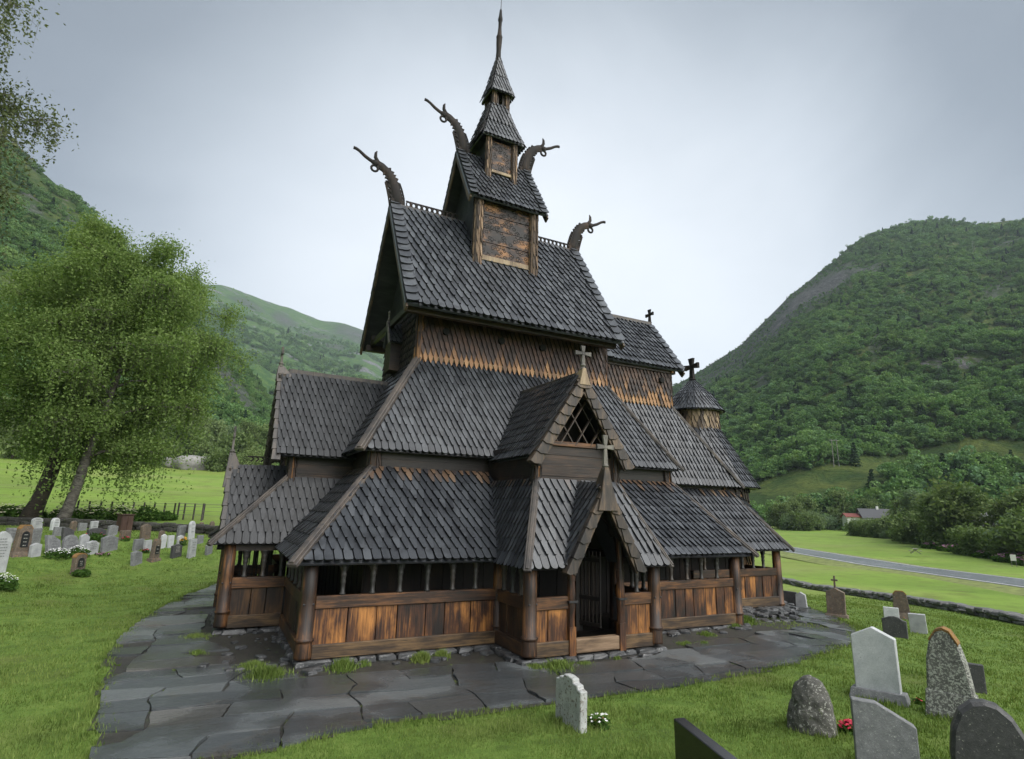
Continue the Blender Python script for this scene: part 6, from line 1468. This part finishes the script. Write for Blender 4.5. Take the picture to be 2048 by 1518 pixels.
# ------------------------------------------------------------------ camera, light, sky
cd = bpy.data.cameras.new('camera'); cam = bpy.data.objects.new('camera', cd); COL.objects.link(cam)
cd.sensor_width = 36; cd.lens = 20.036; cd.clip_end = 20000; cd.clip_start = .05
r2, u2, fw = Vector((0.88961732, -0.45606221, 0.0242544)), Vector((-0.12217451, -0.18647579, 0.97483341)), Vector((0.44006182, 0.87019196, 0.22161127))
cam.matrix_world = Matrix(((r2.x, u2.x, -fw.x, 0), (r2.y, u2.y, -fw.y, 0), (r2.z, u2.z, -fw.z, 3.08), (0, 0, 0, 1)))
scene.camera = cam
SUN_AZ, SUN_EL = R(158), R(42)
sd = bpy.data.lights.new('sun', 'SUN'); sun = bpy.data.objects.new('sun', sd); COL.objects.link(sun)
sd.energy = 1.3; sd.angle = R(60); sd.color = (1, .97, .92)
dirv = Vector((math.sin(SUN_AZ) * math.cos(SUN_EL), math.cos(SUN_AZ) * math.cos(SUN_EL), math.sin(SUN_EL)))
sun.rotation_euler = dirv.to_track_quat('Z', 'Y').to_euler()
w = bpy.data.worlds.new('World'); scene.world = w; w.use_nodes = True; nt = w.node_tree; nt.nodes.clear(); t = NT(nt)
out = t.n('ShaderNodeOutputWorld'); bg = t.n('ShaderNodeBackground'); t.l(bg.outputs[0], out.inputs[0]); bg.inputs[1].default_value = .1
sky = t.n('ShaderNodeTexSky'); sky.sky_type = 'NISHITA'; sky.sun_disc = False; sky.sun_elevation = SUN_EL; sky.sun_rotation = SUN_AZ
tc = t.n('ShaderNodeTexCoord'); sx = t.n('ShaderNodeSeparateXYZ'); t.l(tc.outputs['Generated'], sx.inputs[0])
hz_m = bpy.data.materials.new('valley_haze'); hz_m.use_nodes = True; hn = hz_m.node_tree; hn.nodes.clear()
ho = hn.nodes.new('ShaderNodeOutputMaterial'); hv = hn.nodes.new('ShaderNodeVolumePrincipled'); hv.inputs['Color'].default_value = (.72, .84, .95, 1); hv.inputs['Density'].default_value = 1.1e-4; hv.inputs['Anisotropy'].default_value = .1
hn.links.new(hv.outputs[0], ho.inputs['Volume'])
HZ_TOP = max((o.matrix_world @ Vector(v.co)).z for o in COL.objects if o.type == 'MESH' and o.get('kind') == 'structure' for v in o.data.vertices) + 12
mb = MB(); mb.box((0, 500, HZ_TOP / 2 - 6), (5200, 6000, HZ_TOP + 12)); tag(mb.build('haze', hz_m), kind='stuff')
# overcast: pale above the valley mouth, bluer grey cloud higher up, brightest round the veiled sun behind the viewer
dp = t.n('ShaderNodeVectorMath'); dp.operation = 'DOT_PRODUCT'; t.l(tc.outputs['Generated'], dp.inputs[0]); dp.inputs[1].default_value = (.50, .855, .13)
dpn = t.noise(tc.outputs['Generated'], 1.3, 5, .55, .8)
f = t.math('ADD', dp.outputs['Value'], t.math('MULTIPLY', t.math('SUBTRACT', dpn, .5), .20))
cl = t.ramp(t.step(f, .55, 1.0), [(0, (1.25, 1.42, 1.60)), (.25, (1.6, 1.80, 2.02)), (.5, (2.45, 2.70, 2.96)), (.75, (3.5, 3.78, 4.08)), (1, (4.75, 5.0, 5.25))])
cn = t.noise(tc.outputs['Generated'], 3.2, 6, .6, .5); cl = t.mix(1, cl, t.ramp(cn, [(.3, (.975, .976, .977)), (.7, (1.025, 1.024, 1.023))]), 'MULTIPLY')
ds = t.n('ShaderNodeVectorMath'); ds.operation = 'DOT_PRODUCT'; t.l(tc.outputs['Generated'], ds.inputs[0]); ds.inputs[1].default_value = tuple(dirv)
glow = t.ramp(t.step(ds.outputs['Value'], .42, 1.0), [(0, (0, 0, 0)), (.3, (1.2, 1.2, 1.2)), (1, (11, 10.8, 10.4))])
c = t.mix(.90, sky.outputs[0], cl)
c = t.mix(1, c, glow, 'ADD')
t.l(c, bg.inputs[0])
scene.view_settings.view_transform = 'Standard'; scene.view_settings.look = 'None'; scene.view_settings.gamma = 1; scene.view_settings.exposure = 1.2
scene.render.resolution_x, scene.render.resolution_y = 1024, 759
scene.cycles.max_bounces = 6; scene.cycles.diffuse_bounces = 3; scene.cycles.glossy_bounces = 3; scene.cycles.transmission_bounces = 3; scene.cycles.transparent_max_bounces = 6
w.cycles.sampling_method = 'MANUAL'; w.cycles.sample_map_resolution = 512; scene.cycles.sample_clamp_indirect = 4
scene.cycles.volume_bounces = 0; scene.cycles.use_denoising = True; scene.cycles.denoiser = 'OPENIMAGEDENOISE'; scene.cycles.denoising_input_passes = 'RGB_ALBEDO_NORMAL'; scene.cycles.denoising_prefilter = 'ACCURATE'
